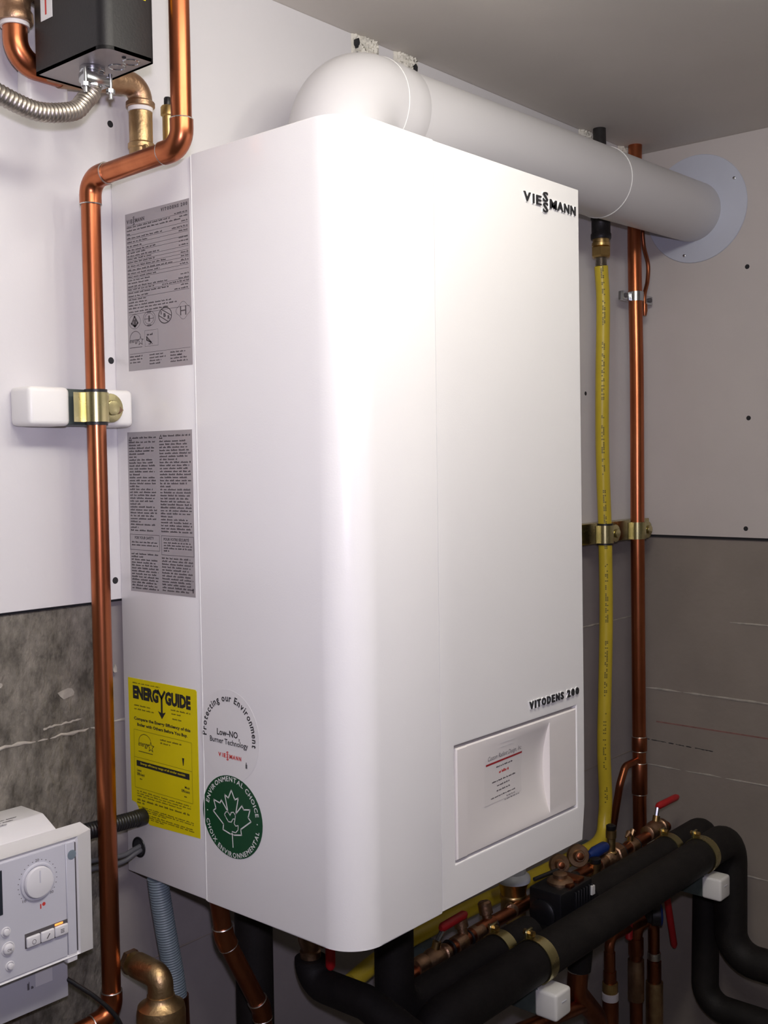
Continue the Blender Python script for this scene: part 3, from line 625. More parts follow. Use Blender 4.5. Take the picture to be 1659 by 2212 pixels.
bm = new(); sweep(bm, [(x, y, .970), (x + .006, y + .002, 1.0), (1.118, -.030, CZ - .001)], .0125, 20); obj('tube', bm, 'iron', ir)
patch(1.09, 1.165, 1.110, CZ, 'broken plaster where the black iron pipe enters the ceiling', [(1.102, .006, 1.118, 1.132), (1.150, .006, 1.115, 1.138)])
RI = [(1.2700, -.0260, CZ), (1.2465, -.0360, .945), (1.2390, -.0440, .672), (1.2285, -.0500, .357)]
rc = thing('copper_pipe', 'straight copper riser in the corner beside the yellow hose', 'pipe', (1.237, -.05, -.50))
bm = new(); sweep(bm, spline([RI[0], RI[1], RI[2], RI[3], (1.2355, -.048, -.10), (1.238, -.048, -.34), (1.238, -.048, -.46)], 6), .0140, 24); obj('tube', bm, 'copper', rc)
for z0, z1, k in ((-.19, -.125, 1.14), (-.10, -.07, 1.12)):
    bm = new(); xx = 1.2365; cyl(bm, (xx, -.048, z0), (xx, -.048, z1), .0140 * k, None, 24, .001); c = obj('coupling', bm, 'copper_d', rc)
    for z in (z0, z1): bm = new(); torus(bm, (xx, -.048, z), (0, 0, 1), .0148, .0011, 24, 6); obj('solder_ring', bm, 'solder', c)
bm = new(); sweep(bm, fillet([(1.2365, -.048, -.118), (1.172, -.050, -.118), (1.150, -.050, -.150), (1.150, -.03, -.26)], .016), .0075, 16); obj('branch', bm, 'copper_d', rc)
patch(1.245, 1.32, 1.112, CZ, 'broken plaster around the copper riser at the ceiling corner', [(1.258, .004, 1.118, 1.13), (1.305, .006, 1.115, 1.135)])
pipe_clamp('black-lined zinc clamp holding the yellow hose to the strut', HX + .0065, HY, .357, .0134, .0345, None, 'zinc', 1, True, .0115, (1.3, -.004))
pipe_clamp('zinc clamp holding the corner copper riser to the strut', 1.228, -.050, .357, .0142, .0345, None, 'zinc', 1, False, .0135, (1.2, -.004))
# thin copper tail and the small steel clip
tc_ = thing('copper_tail', 'thin bent copper tube dangling beside the corner riser', 'tube', (1.285, -.03, .81))
bm = new(); sweep(bm, spline([(1.272, -.040, 1.02), (1.273, -.040, .975), (1.279, -.040, .94), (1.297, -.040, .905), (1.294, -.040, .87), (1.281, -.040, .84), (1.281, -.040, .80)]), .0042, 12); obj('tube', bm, 'copper_d', tc_)
bm = new(); sweep(bm, [(1.281, -.040, .822), (1.281, -.040, .808), (1.281, -.040, .798)], [.0058, .0062, .004], 12); obj('crimped_end', bm, 'copper_d', tc_)
bc = thing('pipe_clip', 'small grey steel clip across the corner copper riser', 'clip', (1.25, -.03, .82))
bm = new(); box(bm, (1.200, -.036, .824), (1.3250, -.024, .842), .0015, 2); obj('bar', bm, 'steel', bc)
bm = new(); cyl(bm, (1.2430, -.0400, .8235), (1.2430, -.0400, .8425), .0160, None, 24); obj('band', bm, 'steel', bc)
for xx in (1.208, 1.312): bm = new(); lathe(bm, (xx, -.036, .833), (0, -1, 0), [(.005, 0), (.005, .003), (.003, .004)], 12); obj('screw', bm, 'ink2', bc)

# black insulated pipes under the boiler
def foam_pipe(label, pts, r, rad, group='black insulated pipes'):
    t = thing('insulated_pipe', label, 'pipe', min([V(p) for p in pts], key=lambda p: p.z), group)
    bm = new(); sweep(bm, fillet(pts, rad), r, 24); obj('foam_sleeve', bm, 'foam', t); return t
FY, FZp, FR = -.2470, -.2345, .0315
RY, RZ, RR = -.1810, -.2390, .0268
fp = foam_pipe('fat black insulated pipe on the strut arms, nearer the room', [(.278, FY, -.45), (.278, FY, FZp), (1.229, FY, FZp), (1.229, FY, -.472), (1.229, -1.3, -.472)], FR, .052)
rp_ = foam_pipe('thinner black insulated pipe on the strut arms, nearer the wall', [(.796, RY, RZ), (1.268, RY, RZ), (1.256, RY, -.600), (1.256, -1.3, -.600)], RR, .045)
foam_pipe('black insulated bend dropping from the boiler and running towards the pump', [(.296, RY, -.0005), (.296, RY, RZ), (.622, RY, RZ)], RR, .040)
foam_pipe('black insulated pipe dropping from the boiler behind the angled copper pipe', [(.118, -.100, -.0005), (.118, -.100, -.247), (.118, -.60, -.247)], .0240, .034)
l2 = foam_pipe('black insulated pipe with a red lever valve at its top', [(.2185, -.100, -.158), (.2185, -.100, -.190), (.2185, -.200, -.188), (.2185, -.60, -.300)], .0215, .028)
# valve on top of that pipe
def ball_valve(label, c, ax, r, lever, grip, parent, body='bronze', gmat='red'):
    """lathe body along ax through c, hex ends, stem towards lever[0], flat steel lever, vinyl grip"""
    c = V(c); ax = V(ax).normalized()
    bm = new(); L = r * 2.6; lathe(bm, c - ax * L, ax, [(r * 1.05, 0), (r * 1.18, r * .1), (r * 1.18, r * .8), (r * 1.0, r * .95), (r * 1.25, r * 1.6), (r * 1.42, r * 2.2), (r * 1.42, r * 3.0), (r * 1.25, r * 3.6), (r * 1.0, r * 4.25), (r * 1.18, r * 4.4), (r * 1.18, r * 5.1), (r * 1.05, r * 5.2)], 18); t = obj('ball_valve', bm, body, parent); t['label'] = label
    bm = new(); a = V(lever[0]); sweep2(bm, [c, a], [r * .55, r * .55], 14); obj('stem', bm, 'brass', t)
    bm = new(); lv = [V(p) for p in lever]; sweep(bm, lv, .0042, 8); obj('lever', bm, 'steel', t)
    bm = new(); g = [V(p) for p in grip]; sweep(bm, [g[0], g[0] + (g[1] - g[0]) * .08, g[0] + (g[1] - g[0]) * .9, g[1]], [.004, .0068, .0068, .004], 12); obj('grip', bm, gmat, t)
    return t
ball_valve('bronze valve with short red lever', (.2185, -.100, -.127), (0, 0, 1), .0120, [(.2185, -.126, -.132), (.222, -.132, -.126)], [(.2225, -.133, -.122), (.2225, -.133, -.166)], l2)
# copper drop with two 45-degree elbows
pipe('copper_drop', 'angled copper pipe leaving the boiler underside in front of black insulation', 'pipe',
     [(.0205, -.148, -.0005), (.0285, -.148, -.052), (.0830, -.150, -.158), (.0900, -.150, -.205)], .0108, 'copper_d', .022)
# condensate hose
ch = thing('drain_hose', 'blue-grey ribbed drain hose under the boiler plugged into copper', 'hose', (.039, -.045, -.30))
bm = new(); path = resample(spline([(.0125, -.045, -.0006), (.0150, -.045, -.0215), (.0235, -.045, -.075), (.0330, -.045, -.127), (.0375, -.045, -.160)], 12), .0017); sweep(bm, path, [.0122 if i % 2 else .0130 for i in range(len(path))], 20); obj('ribbed_hose', bm, 'hose', ch)
bm = new(); sweep(bm, [(.0370, -.045, -.158), (.0385, -.045, -.20), (.0390, -.045, -.30)], [.0150, .0148, .0148], 20); obj('copper_sleeve', bm, 'copper_d', ch)
# brass separator at the bottom edge
bs = thing('brass_separator', 'round brass body with a side elbow below the control unit', 'fitting', (-.029, -.10, -.25))
bm = new(); lathe(bm, (-.0285, -.100, -.26), (0, 0, 1), [(.028, 0), (.0285, .125), (.0270, .1335), (.0190, .1385), (.0165, .142), (.0160, .146)], 32); obj('body', bm, 'brass_c', bs)
bm = new(); sweep(bm, fillet([(-.0285, -.100, -.120), (-.0285, -.100, -.093), (-.0300, -.058, -.091)], .012), .0150, 24); obj('elbow', bm, 'brass_c', bs)
bm = new(); e = V((-.0300, -.058, -.091)); d = (e - V((-.0285, -.100, -.093))).normalized(); sweep2(bm, [e - d * .001, e + d * .008, e + d * .009], [.0138, .0138, .0125], 24); obj('union', bm, 'brass', bs)
bm = new(); sweep2(bm, [e + d * .009, e + d * .016, e + d * .018], [.0150, .0150, .013], 6); obj('nut', bm, 'bronze', bs)

# strut arms with white caps that carry the black pipes
for xx, lab in ((.5410, 'white-capped strut arm under the black pipes, next to the pump'), (1.0990, 'white-capped strut arm under the black pipes, next to the far corner')):
    t = thing('cantilever_bracket', lab, 'strut', (xx, -.13, -.311))
    bm = new(); box(bm, (xx - .0195, -.262, -.3055), (xx + .0195, .0118, -.2667), .001, 1); obj('channel', bm, 'strut', t)
    bm = new(); box(bm, (xx - .0208, -.2940, -.3070), (xx + .0208, -.2560, -.2660), .005, 4); cp = obj('end_cap', bm, 'cap', t)
    bm = new(); cyl(bm, (xx - .006, -.2938, -.2815), (xx + .006, -.2938, -.2815), .0012, None, 8); obj('slot_mark', bm, 'ctrl', cp)
    for yy, zz, rr, nm in ((FY, FZp, FR, 'nearer the room'), (RY, RZ, RR, 'nearer the wall')):
        if xx < .6 and rr == RR: pass
        bm = new(); n = 40; rings = []
        for k in range(n + 1):
            a = math.radians(-60 + 300 * k / n); ca, sa = math.cos(a), math.sin(a)
            rings.append([bm.verts.new((xx + q * .0105, yy + (rr + h) * ca, zz + (rr + h) * sa)) for q, h in ((-1, .0004), (1, .0004), (1, .0022), (-1, .0022))])
        for a, b in zip(rings, rings[1:]):
            for k in range(4): bm.faces.new((a[k], a[(k + 1) % 4], b[(k + 1) % 4], b[k]))
        bm.faces.new(rings[0]); bm.faces.new(rings[-1][::-1])
        c = thing('pipe_clamp', 'zinc band round the %s black pipe, %s' % ('fat' if rr == FR else 'thinner', 'near the pump' if xx < .6 else 'near the far corner'), 'clamp', (xx, yy, zz - rr))
        obj('band', bm, 'zinc', c)
        bm = new(); box(bm, (xx - .009, yy + rr * .35, zz + rr * .9), (xx + .009, yy + rr * .35 + .0045, zz + rr + .012), .001, 1); obj('ear', bm, 'zinc', c)
        bm = new(); cyl(bm, (xx, yy + rr * .35 - .008, zz + rr + .0065), (xx, yy + rr * .35 + .010, zz + rr + .0065), .0042, None, 6); obj('bolt', bm, 'brass', c)

# ------------------------------------------------------------------ valve train between the gas hose and the black pipes
MY, MZ = -.1260, -.2300
mt = thing('copper_manifold', 'copper header with bronze valves, knobs and a blue handle behind the black pipes', 'pipe', (.75, MY, MZ - .011))
bm = new(); cyl(bm, (.375, MY, MZ - .012), (.60, MY, MZ + .002), .0110, None, 20); obj('tube', bm, 'copper_d', mt)
bm = new(); cyl(bm, (.60, MY, MZ), (1.20, MY, MZ - .002), .0105, None, 20); obj('tube', bm, 'copper_d', mt)
for xx in (.405, .50, .545, .575, .93, 1.045):
    bm = new(); cyl(bm, (xx, MY, MZ - .004), (xx + .024, MY, MZ - .003), .0138, None, 20, .001); obj('coupling', bm, 'bronze', mt)
for xx in (.488, .535, .60, 1.0, 1.07):
    bm = new(); torus(bm, (xx, MY, MZ - .004), (1, 0, 0), .0125, .0022, 20, 6); obj('gasket', bm, 'blackp', mt)
for xx, hh_ in ((.525, .030), (.59, .034)):
    bm = new(); lathe(bm, (xx, MY, MZ), (0, .25, 1), [(.008, 0), (.008, .016), (.011, .017), (.011, hh_), (.008, hh_ + .003)], 14); obj('drain_port', bm, 'bronze', mt)
ball_valve('bronze ball valve with red handle', (.450, MY, MZ - .006), (1, 0, 0), .0120, [(.456, MY - .002, MZ + .020), (.470, MY - .003, MZ + .034)], [(.462, MY - .004, MZ + .038), (.525, MY - .004, MZ + .040)], mt)
ball_valve('bronze ball valve with red handle', (1.150, MY, MZ + .004), (1, 0, 0), .0125, [(1.158, MY, MZ + .030), (1.163, MY, MZ + .045)], [(1.160, MY, MZ + .047), (1.238, MY - .006, MZ + .050)], mt)
# brass filter cup with clear top
bm = new(); lathe(bm, (.690, -.105, -.262), (0, 0, 1), [(.019, 0), (.021, .004), (.021, .038), (.0225, .040), (.0225, .044), (.021, .046), (.023, .060), (.0275, .068)], 28); bc_ = obj('filter_cup', bm, 'brass', mt)
bm = new(); lathe(bm, (.690, -.105, -.194), (0, 0, 1), [(.0285, 0), (.0290, .004), (.0275, .009), (.0215, .014), (.0205, .028), (.016, .032)], 28); obj('lid', bm, 'galv', bc_)
bm = new(); lathe(bm, (.660, -.118, -.228), (-.6, -.7, .1), [(.009, 0), (.009, .010), (.011, .011), (.011, .017), (.008, .018)], 14); obj('port', bm, 'bronze', bc_)
# circulator pump head
x0, x1, y0, y1, zb, zt = .684, .782, -.2015, -.1395, -.268, -.193
pu = thing('pump', 'black finned circulator pump with pinkish metal top beside black pipes', 'pump', ((x0 + x1) / 2, (y0 + y1) / 2, zb))
bm = new(); box(bm, (x0, y0, zb), (x1, y1, zt), .004, 2); bd_ = obj('housing', bm, 'blackp', pu)
for k in range(7):
    xx = x0 + .040 + k * .0085; bm = new(); box(bm, (xx, y0 - .0035, zb + .006), (xx + .003, y0 + .001, zt - .008), .0005, 1); obj('fin', bm, 'blackp', pu)
bm = new(); lathe(bm, (x0, -.167, -.232), (-1, 0, 0), [(.024, 0), (.024, .004), (.020, .007), (.008, .008)], 24); obj('end_cover', bm, 'blackp', pu)
bm = new(); lathe(bm, (.728, -.172, zt - .001), (0, 0, 1), [(.022, 0), (.022, .005), (.017, .009), (.012, .010), (.012, .016), (.009, .018)], 20); obj('top_cap', bm, 'bronze', pu)
bm = new(); box(bm, (.742, -.198, zt - .001), (.762, -.160, zt + .007), .002, 2); box(bm, (.715, -.200, zt - .001), (.729, -.184, zt + .005), .002, 2); obj('top_lug', bm, 'copper_d', pu)
bm = new(); box(bm, (x1 - .012, y0 - .006, zt - .026), (x1 - .002, y0 - .0012, zt - .011), .0005, 1); obj('tag', bm, 'cap', pu)
bm = new(); cyl(bm, (.700, -.140, zt + .006), (.755, -.150, zt + .008), .0035, None, 10); obj('cable', bm, 'blackp', pu)
bm = new(); box(bm, (x0 - .055, y0 - .002, zb - .004), (x0 - .004, y1 - .02, zb + .022), .006, 2); obj('junction', bm, 'blackp', pu)
# round isolating knobs and brass fittings right of the pump
def knob(c, r, m='bronze'):
    d = V((-.62, -.74, .22)).normalized()
    bm = new(); lathe(bm, c, d, [(r * .35, -.03), (r * .4, -.008), (r * .92, -.006), (r, -.004), (r, .002), (r * .93, .004), (r * .55, .004), (r * .5, .010), (r * .42, .012)], 28); t = obj('shutoff_knob', bm, m, mt)
    bm = new(); lathe(bm, V(c) + d * .011, d, [(r * .32, 0), (r * .32, .004), (r * .2, .005)], 14); obj('boss', bm, 'copper_d', t)
knob((.806, -.122, -.197), .0180); knob((.868, -.122, -.199), .0200)
def post(x, y, z0, z1, r):
    h = z1 - z0
    bm = new(); lathe(bm, (x, y, z0), (0, 0, 1), [(r, 0), (r, h * .2), (r * 1.25, h * .24), (r * 1.25, h * .42), (r * .95, h * .46), (r * .95, h * .78), (r * 1.15, h * .8), (r * 1.15, h)], 16); t = obj('drain_post', bm, 'brass', mt)
    bm = new(); lathe(bm, (x, y, z1), (0, 0, 1), [(r * .95, 0), (r * 1.05, .001), (r * 1.05, .008), (r * .7, .010)], 16); obj('cap', bm, 'blackp', t)
post(.836, -.135, -.256, -.226, .0080); post(.906, -.135, -.262, -.220, .0095); post(.9713, -.130, -.250, -.178, .0085)
bm = new(); sweep(bm, [(.912, -.118, -.212), (.925, -.121, -.210), (.955, -.125, -.207), (.962, -.126, -.206)], [.006, .0105, .0105, .007], 14); bh = obj('blue_handle', bm, 'blue', mt); bh['label'] = 'blue vinyl handle'
bm = new(); cyl(bm, (.935, -.122, -.226), (.935, -.122, -.214), .005, None, 10); obj('stem', bm, 'steel', bh)
bm = new(); lathe(bm, (.952, MY, MZ - .002), (1, 0, 0), [(.014, 0), (.017, .004), (.0185, .022), (.0185, .030), (.021, .032), (.021, .052), (.017, .055)], 8); bu = obj('union', bm, 'bronze', mt)
bm = new(); torus(bm, (1.008, MY, MZ - .002), (1, 0, 0), .016, .003, 20, 6); obj('gasket', bm, 'blackp', bu)
bm = new(); sweep(bm, [(1.034, MY, MZ + .020), (1.044, MY, MZ + .026), (1.052, MY, MZ + .016), (1.060, MY, MZ + .026), (1.070, MY, MZ + .022)], [.002, .005, .0055, .005, .002], 10); wg = obj('wing_tap', bm, 'bronze', mt)
bm = new(); cyl(bm, (1.052, MY, MZ + .008), (1.052, MY, MZ + .02), .006, None, 12); obj('stem', bm, 'brass', wg)
bm = new(); box(bm, (.905, -.075, -.205), (.935, -.058, -.165), .003, 2); 
hk = tag(obj('wall_bracket', bm, 'iron'), 'dark steel bracket under the far bottom corner of the boiler', 'bracket')

# copper work below the black pipes
cb = thing('copper_branch', 'copper branch dropping from black insulation below the pump', 'pipe', (.85, -.16, -.56))
bm = new(); cyl(bm, (.798, -.165, -.366), (.798, -.172, -.2702), .0200, .0235, 22); obj('foam_end', bm, 'foam', cb)
bm = new(); sweep(bm, fillet([(.798, -.163, -.365), (.798, -.160, -.408), (.862, -.160, -.475), (.885, -.160, -.56)], .030), .0175, 22); obj('elbow', bm, 'copper_d', cb)
bm = new(); torus(bm, (.798, -.163, -.367), (0, 0, 1), .0180, .0016, 26, 6); obj('solder_ring', bm, 'solder', cb)
bm = new(); cyl(bm, (.60, -.165, -.398), (.825, -.160, -.438), .0130, None, 20); obj('tee_arm', bm, 'copper_d', cb)
def riser(label, pts, r, colls, m='copper_d'):
    t = thing('copper_riser', label, 'pipe', min([V(p) for p in pts], key=lambda p: p.z), 'copper risers below the black pipes')
    bm = new(); sweep(bm, fillet(pts, r * 2.0), r, 18); obj('tube', bm, m, t)
    for (x, y, z0, z1, rr, mm) in colls: bm = new(); lathe(bm, (x, y, z0), (0, 0, 1), [(rr * .96, 0), (rr, .001), (rr, z1 - z0 - .001), (rr * .9, z1 - z0)], 18); obj('collar', bm, mm, t)
    return t
riser('copper riser with a white collar below the black pipes', [(1.17, -.09, -.425), (1.0335, -.09, -.412), (1.037, -.09, -.70)], .0095, [(1.0345, -.09, -.478, -.440, .0110, 'copper_d'), (1.0352, -.09, -.500, -.478, .0125, 'copper_d'), (1.036, -.09, -.520, -.500, .0150, 'brass'), (1.0362, -.09, -.535, -.5205, .0160, 'teflon'), (1.037, -.09, -.70, -.535, .0155, 'copper_d')])
lr = riser('looped pair of copper risers with bronze couplings in the corner below', [(1.183, -.068, -.470), (1.183, -.072, -.432), (1.215, -.09, -.440), (1.217, -.09, -.70)], .0115, [(1.216, -.09, -.520, -.505, .0135, 'solder'), (1.216, -.09, -.565, -.522, .0145, 'copper_d'), (1.217, -.09, -.70, -.566, .0175, 'brass_c'), (1.184, -.066, -.505, -.47, .0155, 'copper_d'), (1.184, -.066, -.60, -.515, .0165, 'bronze')])
bm = new(); cyl(bm, (1.183, -.066, -.40), (1.185, -.066, -.70), .0130, None, 18); obj('rear_tube', bm, 'copper_d', lr)
hb = thing('hose_bib', 'dark round bib with a blue rim below the black pipes', 'valve', (1.21, -.095, -.45)); bm = new(); lathe(bm, (1.195, -.080, -.422), (.55, -.82, 0), [(.016, 0), (.018, .012), (.022, .014), (.022, .030), (.018, .032)], 20); obj('body', bm, 'iron', hb)
bm = new(); torus(bm, (1.2135, -.1055, -.422), (.55, -.82, 0), .0185, .0035, 24, 8); obj('rim', bm, 'blue', hb)
for lab, a, b in (('long red lever hanging down beside the far strut arm', (1.272, -.09, -.405), (1.303, -.092, -.525)), ('short red lever between the two copper risers', (1.114, -.090, -.395), (1.103, -.094, -.440))):
    t = thing('red_lever', lab, 'handle', b); bm = new(); a, b = V(a), V(b); sweep(bm, [a, a + (b - a) * .06, a + (b - a) * .94, b], [.004, .0072, .0072, .004], 12); obj('grip', bm, 'red', t)
    bm = new(); cyl(bm, a, a + V((-.03, .05, .012)), .0035, None, 8); obj('lever', bm, 'steel', t)

# ------------------------------------------------------------------ relay box with flexible conduit and its valve, top left
bx0, bx1, by0, by1, bz = -.1320, -.0685, -.1810, -.0580, .9250
rb = thing('relay_box', 'black metal relay box with a grey underside and flexible conduit', 'relay box', ((bx0 + bx1) / 2, (by0 + by1) / 2, bz))
rr = .013
poly = [(bx1, by1), (bx0, by1)] + arc((bx0 + rr, by0 + rr), rr, 180, 270, 8) + arc((bx1 - .004, by0 + .004), .004, 270, 360, 4)
bm = new(); prism(bm, poly, bz, CZ - .004); top = None
# hollow underside: inset and push up
bm.faces.ensure_lookup_table(); f = min(bm.faces, key=lambda f: f.calc_center_median().z); bmesh.ops.inset_region(bm, faces=[f], thickness=.0016); bmesh.ops.translate(bm, verts=f.verts[:], vec=(0, 0, .004))
obj('cover', bm, 'black', rb, 30)
bm = new(); prism(bm, [(x * .965 + (bx0 + bx1) / 2 * .035, y * .975 + (by0 + by1) / 2 * .025) for x, y in poly], bz + .0015, bz + .0035); ch_ = obj('chassis', bm, 'chassis', rb)
for cx, cyy in ((-.0865, -.140), (-.0845, -.162)):
    bm = new(); torus(bm, (cx, cyy, bz + .0014), (0, 0, 1), .0085, .0009, 24, 6); obj('knockout', bm, 'steel', ch_)
bm = new(); cyl(bm, (-.0985, -.169, bz + .0005), (-.0985, -.169, bz + .002), .0022, None, 12); obj('screw_hole', bm, 'gap', ch_)
FB = Frame((bx0, 0, 0), (0, -1, 0), (0, 0, 1)); FB.n = V((-1, 0, 0))
lb = obj('warning_label', plate(FB, .070, .092, .9790, 1.05, .0003), 'white', rb); bm = new(); bar(bm, FB, .0785, .0815, .984, 1.04, .0004); obj('red_stripe', bm, 'redink', lb)
FB2 = Frame((0, by0, 0), (1, 0, 0), (0, 0, 1)); obj('yellow_label', plate(FB2, -.096, -.0785, .9860, 1.02, .0003), 'ylabel', rb)
# conduit connector
fc = thing('flexible_conduit', 'grey ribbed metal conduit curving from under the relay box', 'conduit', (-.15, -.10, .86))
cx, cyy = -.1030, -.1190
bm = new(); cyl(bm, (cx, cyy, bz + .0015), (cx, cyy, bz - .004), .0135, None, 20, .001); cyl(bm, (cx, cyy, bz - .004), (cx - .001, cyy, bz - .020), .0118, .0108, 20); obj('connector', bm, 'steel', fc)
bm = new(); box(bm, (cx - .016, cyy - .012, bz - .018), (cx + .016, cyy + .004, bz - .006), .003, 2); obj('saddle', bm, 'steel', fc)
for s in (-1, 1):
    bm = new(); cyl(bm, (cx + s * .0155, cyy - .010, bz - .030), (cx + s * .0155, cyy - .010, bz - .004), .0022, None, 10); cyl(bm, (cx + s * .0155, cyy - .010, bz - .024), (cx + s * .0155, cyy - .010, bz - .020), .0048, None, 6); obj('screw', bm, 'steel', fc)
path = resample(spline([(cx, cyy, bz - .014), (cx - .002, cyy, bz - .026), (-.1135, -.120, .8900), (-.126, -.122, .8765), (-.1455, -.125, .8685), (-.166, -.125, .8640), (-.1848, -.125, .8640), (-.215, -.125, .8705), (-.27, -.120, .890)], 14), .00115)
bm = new(); sweep(bm, path, [(.0088, .0096, .0100, .0096)[i % 4] for i in range(len(path))], 18); obj('spiral', bm, 'flex', fc)
# valve behind the box
vb = thing('zone_valve', 'bronze valve body with copper elbows behind the relay box', 'valve', (-.05, -.036, .925))
VX, VY = -.1425, -.0355
bm = new(); sweep(bm, fillet([(VX, VY, .983), (VX, VY, .943), (-.088, VY, .9425)], .025), .0134, 22); obj('copper_elbow', bm, 'copper', vb)
bm = new(); lathe(bm, (VX, VY, .9795), (0, 0, 1), [(.0155, 0), (.0155, .005), (.0145, .006)], 22); obj('sealant', bm, 'teflon', vb)
bm = new(); lathe(bm, (VX, VY, .984), (0, 0, 1), [(.0190, 0), (.0200, .002), (.0195, .010), (.0170, .014), (.0175, .024), (.0225, .030), (.0235, .060), (.0235, .10)], 24); obj('brass_tee', bm, 'bronze', vb)
bm = new(); torus(bm, (VX + .016, VY - .010, 1.013), (.3, -.4, .86), .0150, .0042, 28, 8); obj('flange_ring', bm, 'steel', vb)
bm = new(); lathe(bm, (VX + .035, VY - .016, 1.012), (.2, -.6, .75), [(.006, 0), (.006, .004), (.0035, .005), (.0035, .012)], 6); obj('bolt', bm, 'steel', vb)
bm = new(); cyl(bm, (-.090, VY, .9425), (-.006, VY, .9555), .0145, None, 20); obj('body', bm, 'bronze', vb)
bm = new(); box(bm, (-.112, -.0565, .930), (-.075, -.030, .985), .005, 3); obj('bonnet', bm, 'bronze', vb)
bm = new(); sweep(bm, fillet([(-.018, VY, .9565), (.0215, VY, .9565), (.0215, VY, .9355)], .0165), .0142, 22); obj('street_elbow', bm, 'bronze', vb)
bm = new(); lathe(bm, (.0215, VY, .9310), (0, 0, 1), [(.0160, 0), (.0172, .001), (.0172, .006), (.0150, .008)], 22); obj('collar', bm, 'bronze', vb)
bm = new(); lathe(bm, (.0215, VY, .9262), (0, 0, 1), [(.0140, 0), (.0148, .001), (.0148, .0048)], 22); obj('sealant', bm, 'teflon', vb)

# ------------------------------------------------------------------ control unit, lower left
cu = thing('control_unit', 'grey wall control unit with round dial and push buttons', 'control unit', (-.2, -.05, -.095))
cx0 = -.345
def slab(poly_yz, xa, xb, bev=0):
    bm = new(); a = [bm.verts.new((xa, y, z)) for y, z in poly_yz]; b = [bm.verts.new((xb, y, z)) for y, z in poly_yz]; n = len(a)
    bm.faces.new(a); bm.faces.new(b[::-1])
    for i in range(n): bm.faces.new((a[i], a[(i + 1) % n], b[(i + 1) % n], b[i]))
    if bev: bmesh.ops.bevel(bm, geom=bm.edges[:], offset=bev, segments=2, profile=.5, affect='EDGES')
    return bm
obj('rear_housing', slab([(.0055, -.045), (-.066, -.045), (-.066, .1040), (-.040, .1165), (.0055, .1165)], cx0, -.138, .002), 'ctrl_w', cu)
# bezel: tapering frame
bm = new(); o = [(cx0, -.0350), (-.1090, -.0350), (-.1085, .1000), (cx0, .1000)]; i_ = [(cx0, -.0280), (-.1340, -.0280), (-.1340, .1020), (cx0, .1020)]
r0 = [bm.verts.new((x, -.066, z + (.004 if z > 0 else -.001))) for x, z in o]; r1 = [bm.verts.new((x, -.086, z)) for x, z in o]; r2 = [bm.verts.new((x, -.100, z)) for x, z in i_]; r3 = [bm.verts.new((x + (.0 if x == cx0 else -.002), -.0975, z - (.003 if z > 0 else -.002))) for x, z in i_]
for a, b in ((r0, r1), (r1, r2), (r2, r3)):
    for k in range(4): bm.faces.new((a[k], a[(k + 1) % 4], b[(k + 1) % 4], b[k]))
bm.faces.new(r0[::-1]); bm.faces.new(r3); obj('bezel', bm, 'ctrl_w', cu, 20)
bm = new(); box(bm, (cx0, -.0995, -.0255), (-.1495, -.0970, .0975), .0006, 1); pn = obj('front_panel', bm, 'ctrl', cu)
bm = new(); box(bm, (-.1487, -.0992, -.0255), (-.1375, -.0970, .0975), .0006, 1); obj('side_strip', bm, 'ctrl', cu)
bm = new(); box(bm, (-.1376, -.0996, -.0235), (-.1366, -.0972, .096), 0, 1); obj('groove', bm, 'ink2', cu)
bm = new(); lathe(bm, (-.1415, -.0988, .0835), (0, -1, 0), [(.0052, 0), (.0052, .0009), (.004, .0010)], 20); obj('latch_dimple', bm, 'hose', cu)
bm = new(); box(bm, (-.150, -.099, -.0345), (-.1370, -.092, -.0250), .001, 1); obj('hinge_tab', bm, 'ctrl_w', cu)
kc = V((-.1835, -.0995, .0665)); yd = V((0, -1, 0))
bm = new(); torus(bm, kc + yd * .0004, yd, .0185, .0018, 40, 8); obj('dial_ring', bm, 'ctrl', cu)
bm = new(); lathe(bm, kc, yd, [(.0165, 0), (.0165, .0035), (.0158, .0048), (.0145, .0052)], 36); dl = obj('dial', bm, 'ctrl_w', cu)
bm = new(); box(bm, (kc.x - .0007, kc.y - .0055, kc.z), (kc.x + .0007, kc.y - .0050, kc.z + .013), 0, 1); obj('pointer', bm, 'ctrl', dl)
FP = Frame((0, -.0995, 0), (1, 0, 0), (0, 0, 1)); bm = new()
for k in range(21):
    a = math.radians(225 - 270 * k / 20); c = (kc.x + .0228 * math.cos(a), kc.z + .0228 * math.sin(a))
    if k in (0, 10, 20): text(bm, FP, ('10', '20', '30')[k // 10], c[0] - .0022, c[0] + .0022, c[1] - .0014, c[1] + .0016, .0002, .01)
    else: polyline(bm, FP, [(c[0] - .0003, c[1]), (c[0] + .0003, c[1])], .0008, .0002)
obj('scale_print', bm, 'ink2', pn)
bm = new(); lathe(bm, (-.1770, -.0995, .0405), yd, [(.0020, 0), (.0020, .0002)], 14); bar(bm, FP, -.1815, -.1800, .0365, .0415, .0002); obj('red_mark', bm, 'redink', pn)
sl = obj('button_slot', box(new(), (-.2005, -.0998, -.0005), (-.1490, -.0990, .0155), .0004, 1), 'ink2', pn)
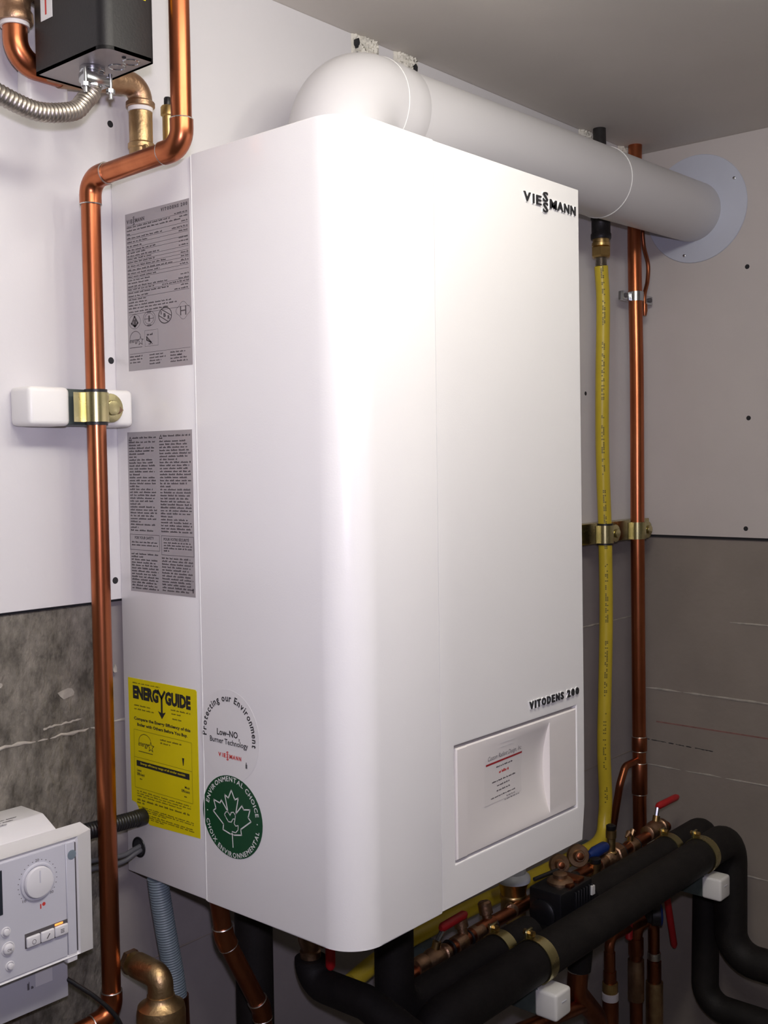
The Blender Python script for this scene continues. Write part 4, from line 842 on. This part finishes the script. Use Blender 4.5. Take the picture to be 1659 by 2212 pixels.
for k in range(3):
    xa = -.1995 + k * .0168; bm = new(); box(bm, (xa, -.1030, .0005), (xa + .0160, -.0994, .0120), .0016, 3); bt = obj('push_button', bm, 'ctrl_w', cu)
    bm = new(); FQ = Frame((0, -.1031, 0), (1, 0, 0), (0, 0, 1))
    if k == 0: polyline(bm, FQ, ell((xa + .008, .0055), .0022, .0024, 14), .0005, 0, True)
    elif k == 1: polyline(bm, FQ, [(xa + .0065, .004), (xa + .0095, .008)], .0012, 0)
    else:
        for q in range(3): bar(bm, FQ, xa + .006, xa + .0105, .004 + q * .0016, .0048 + q * .0016, 0)
    obj('symbol', bm, 'ink2', bt)
bm = new(); box(bm, (-.1650, -.1003, .0124), (-.1550, -.0996, .0146), .0003, 1); obj('indicator', bm, 'glow', sl)
for x, z, r in ((-.2216, .0250, .0036), (-.2196, .0068, .0058), (-.2181, -.0118, .0034)):
    bm = new(); torus(bm, (x, -.0996, z), yd, r + .0011, .0008, 24, 6); lathe(bm, (x, -.0994, z), yd, [(r, 0), (r, .0022), (r * .8, .0034), (r * .3, .0038)], 22); b_ = obj('round_button', bm, 'ctrl_w', cu)
    if r > .005: bm = new(); text(bm, Frame((0, -.1034, 0), (1, 0, 0), (0, 0, 1)), 'OK', x - .0028, x + .0026, z - .0013, z + .0013, 0, .01); obj('symbol', bm, 'ink2', b_)
bm = new(); box(bm, (-.300, -.1002, .0440), (-.2240, -.0990, .0905), .0005, 1); obj('display', bm, 'lcd', cu)
obj('base', slab([(.0055, -.0915), (-.060, -.0915), (-.060, -.0300), (.0055, -.0300)], cx0, -.1250, .0015), 'ctrl', cu)
FT = Frame((0, 0, .1166), (1, 0, 0), (0, 1, 0)); bm = new()
for q in range(3): words(bm, FT, -.21 + q * .004, -.165 - q * .008, -.030 - q * .007, .0022, .0002, .012)
obj('vent_print', bm, 'ink2', cu)
FK = Frame((0, -.0601, 0), (1, 0, 0), (0, 0, 1)); bm = new(); bar(bm, FK, -.1660, -.1450, -.0660, -.0500, .0001); bs_ = obj('base_label', bm, 'ctrl_w', cu)
bm = new(); words(bm, FK, -.176, -.1735, -.066, .012, .0002); words(bm, FK, -.1715, -.1685, -.066, .003, .0002); obj('base_print', bm, 'ink2', bs_)
# cables
bcd = thing('corrugated_conduit', 'black corrugated conduit from the control unit into the boiler side', 'conduit', (-.05, -.04, .06))
path = resample([V(p) for p in spline([(.0010, -.0365, .0760), (-.020, -.0380, .0775), (-.055, -.0390, .0790), (-.136, -.040, .0830)], 10)], .0013)
bm = new(); sweep(bm, path, [.0098 if i % 3 else .0090 for i in range(len(path))], 18); obj('sleeve', bm, 'blackp', bcd)
bm = new(); cyl(bm, (.0011, -.0364, .0760), (-.012, -.0374, .0768), .0103, None, 20, .0008); obj('collar', bm, 'blackp', bcd)
for k, (z, lab) in enumerate(((.0, 'upper grey cable entering the boiler side hole'), (-.0045, 'lower grey cable entering the boiler side hole'))):
    bm = new(); sweep(bm, spline([(.0010, -.0265 - k * .002, .0370 + z), (-.010, -.0275 - k * .002, .0355 + z), (-.030, -.030, .0345 + z * 1.8), (-.070, -.030, .0400 + z * 2.2), (-.136, -.030, .0420 + z * 2)], 8), .0030, 12); tag(obj('cable', bm, 'cable'), lab, 'cable')
bm = new(); sweep(bm, spline([(-.128, -.056, -.0700), (-.118, -.064, -.0800), (-.100, -.076, -.0985), (-.082, -.088, -.1240), (-.070, -.095, -.160)], 8), .0026, 12); tag(obj('black_cable', bm, 'blackp'), 'thin black cable hanging from the control unit base', 'cable')
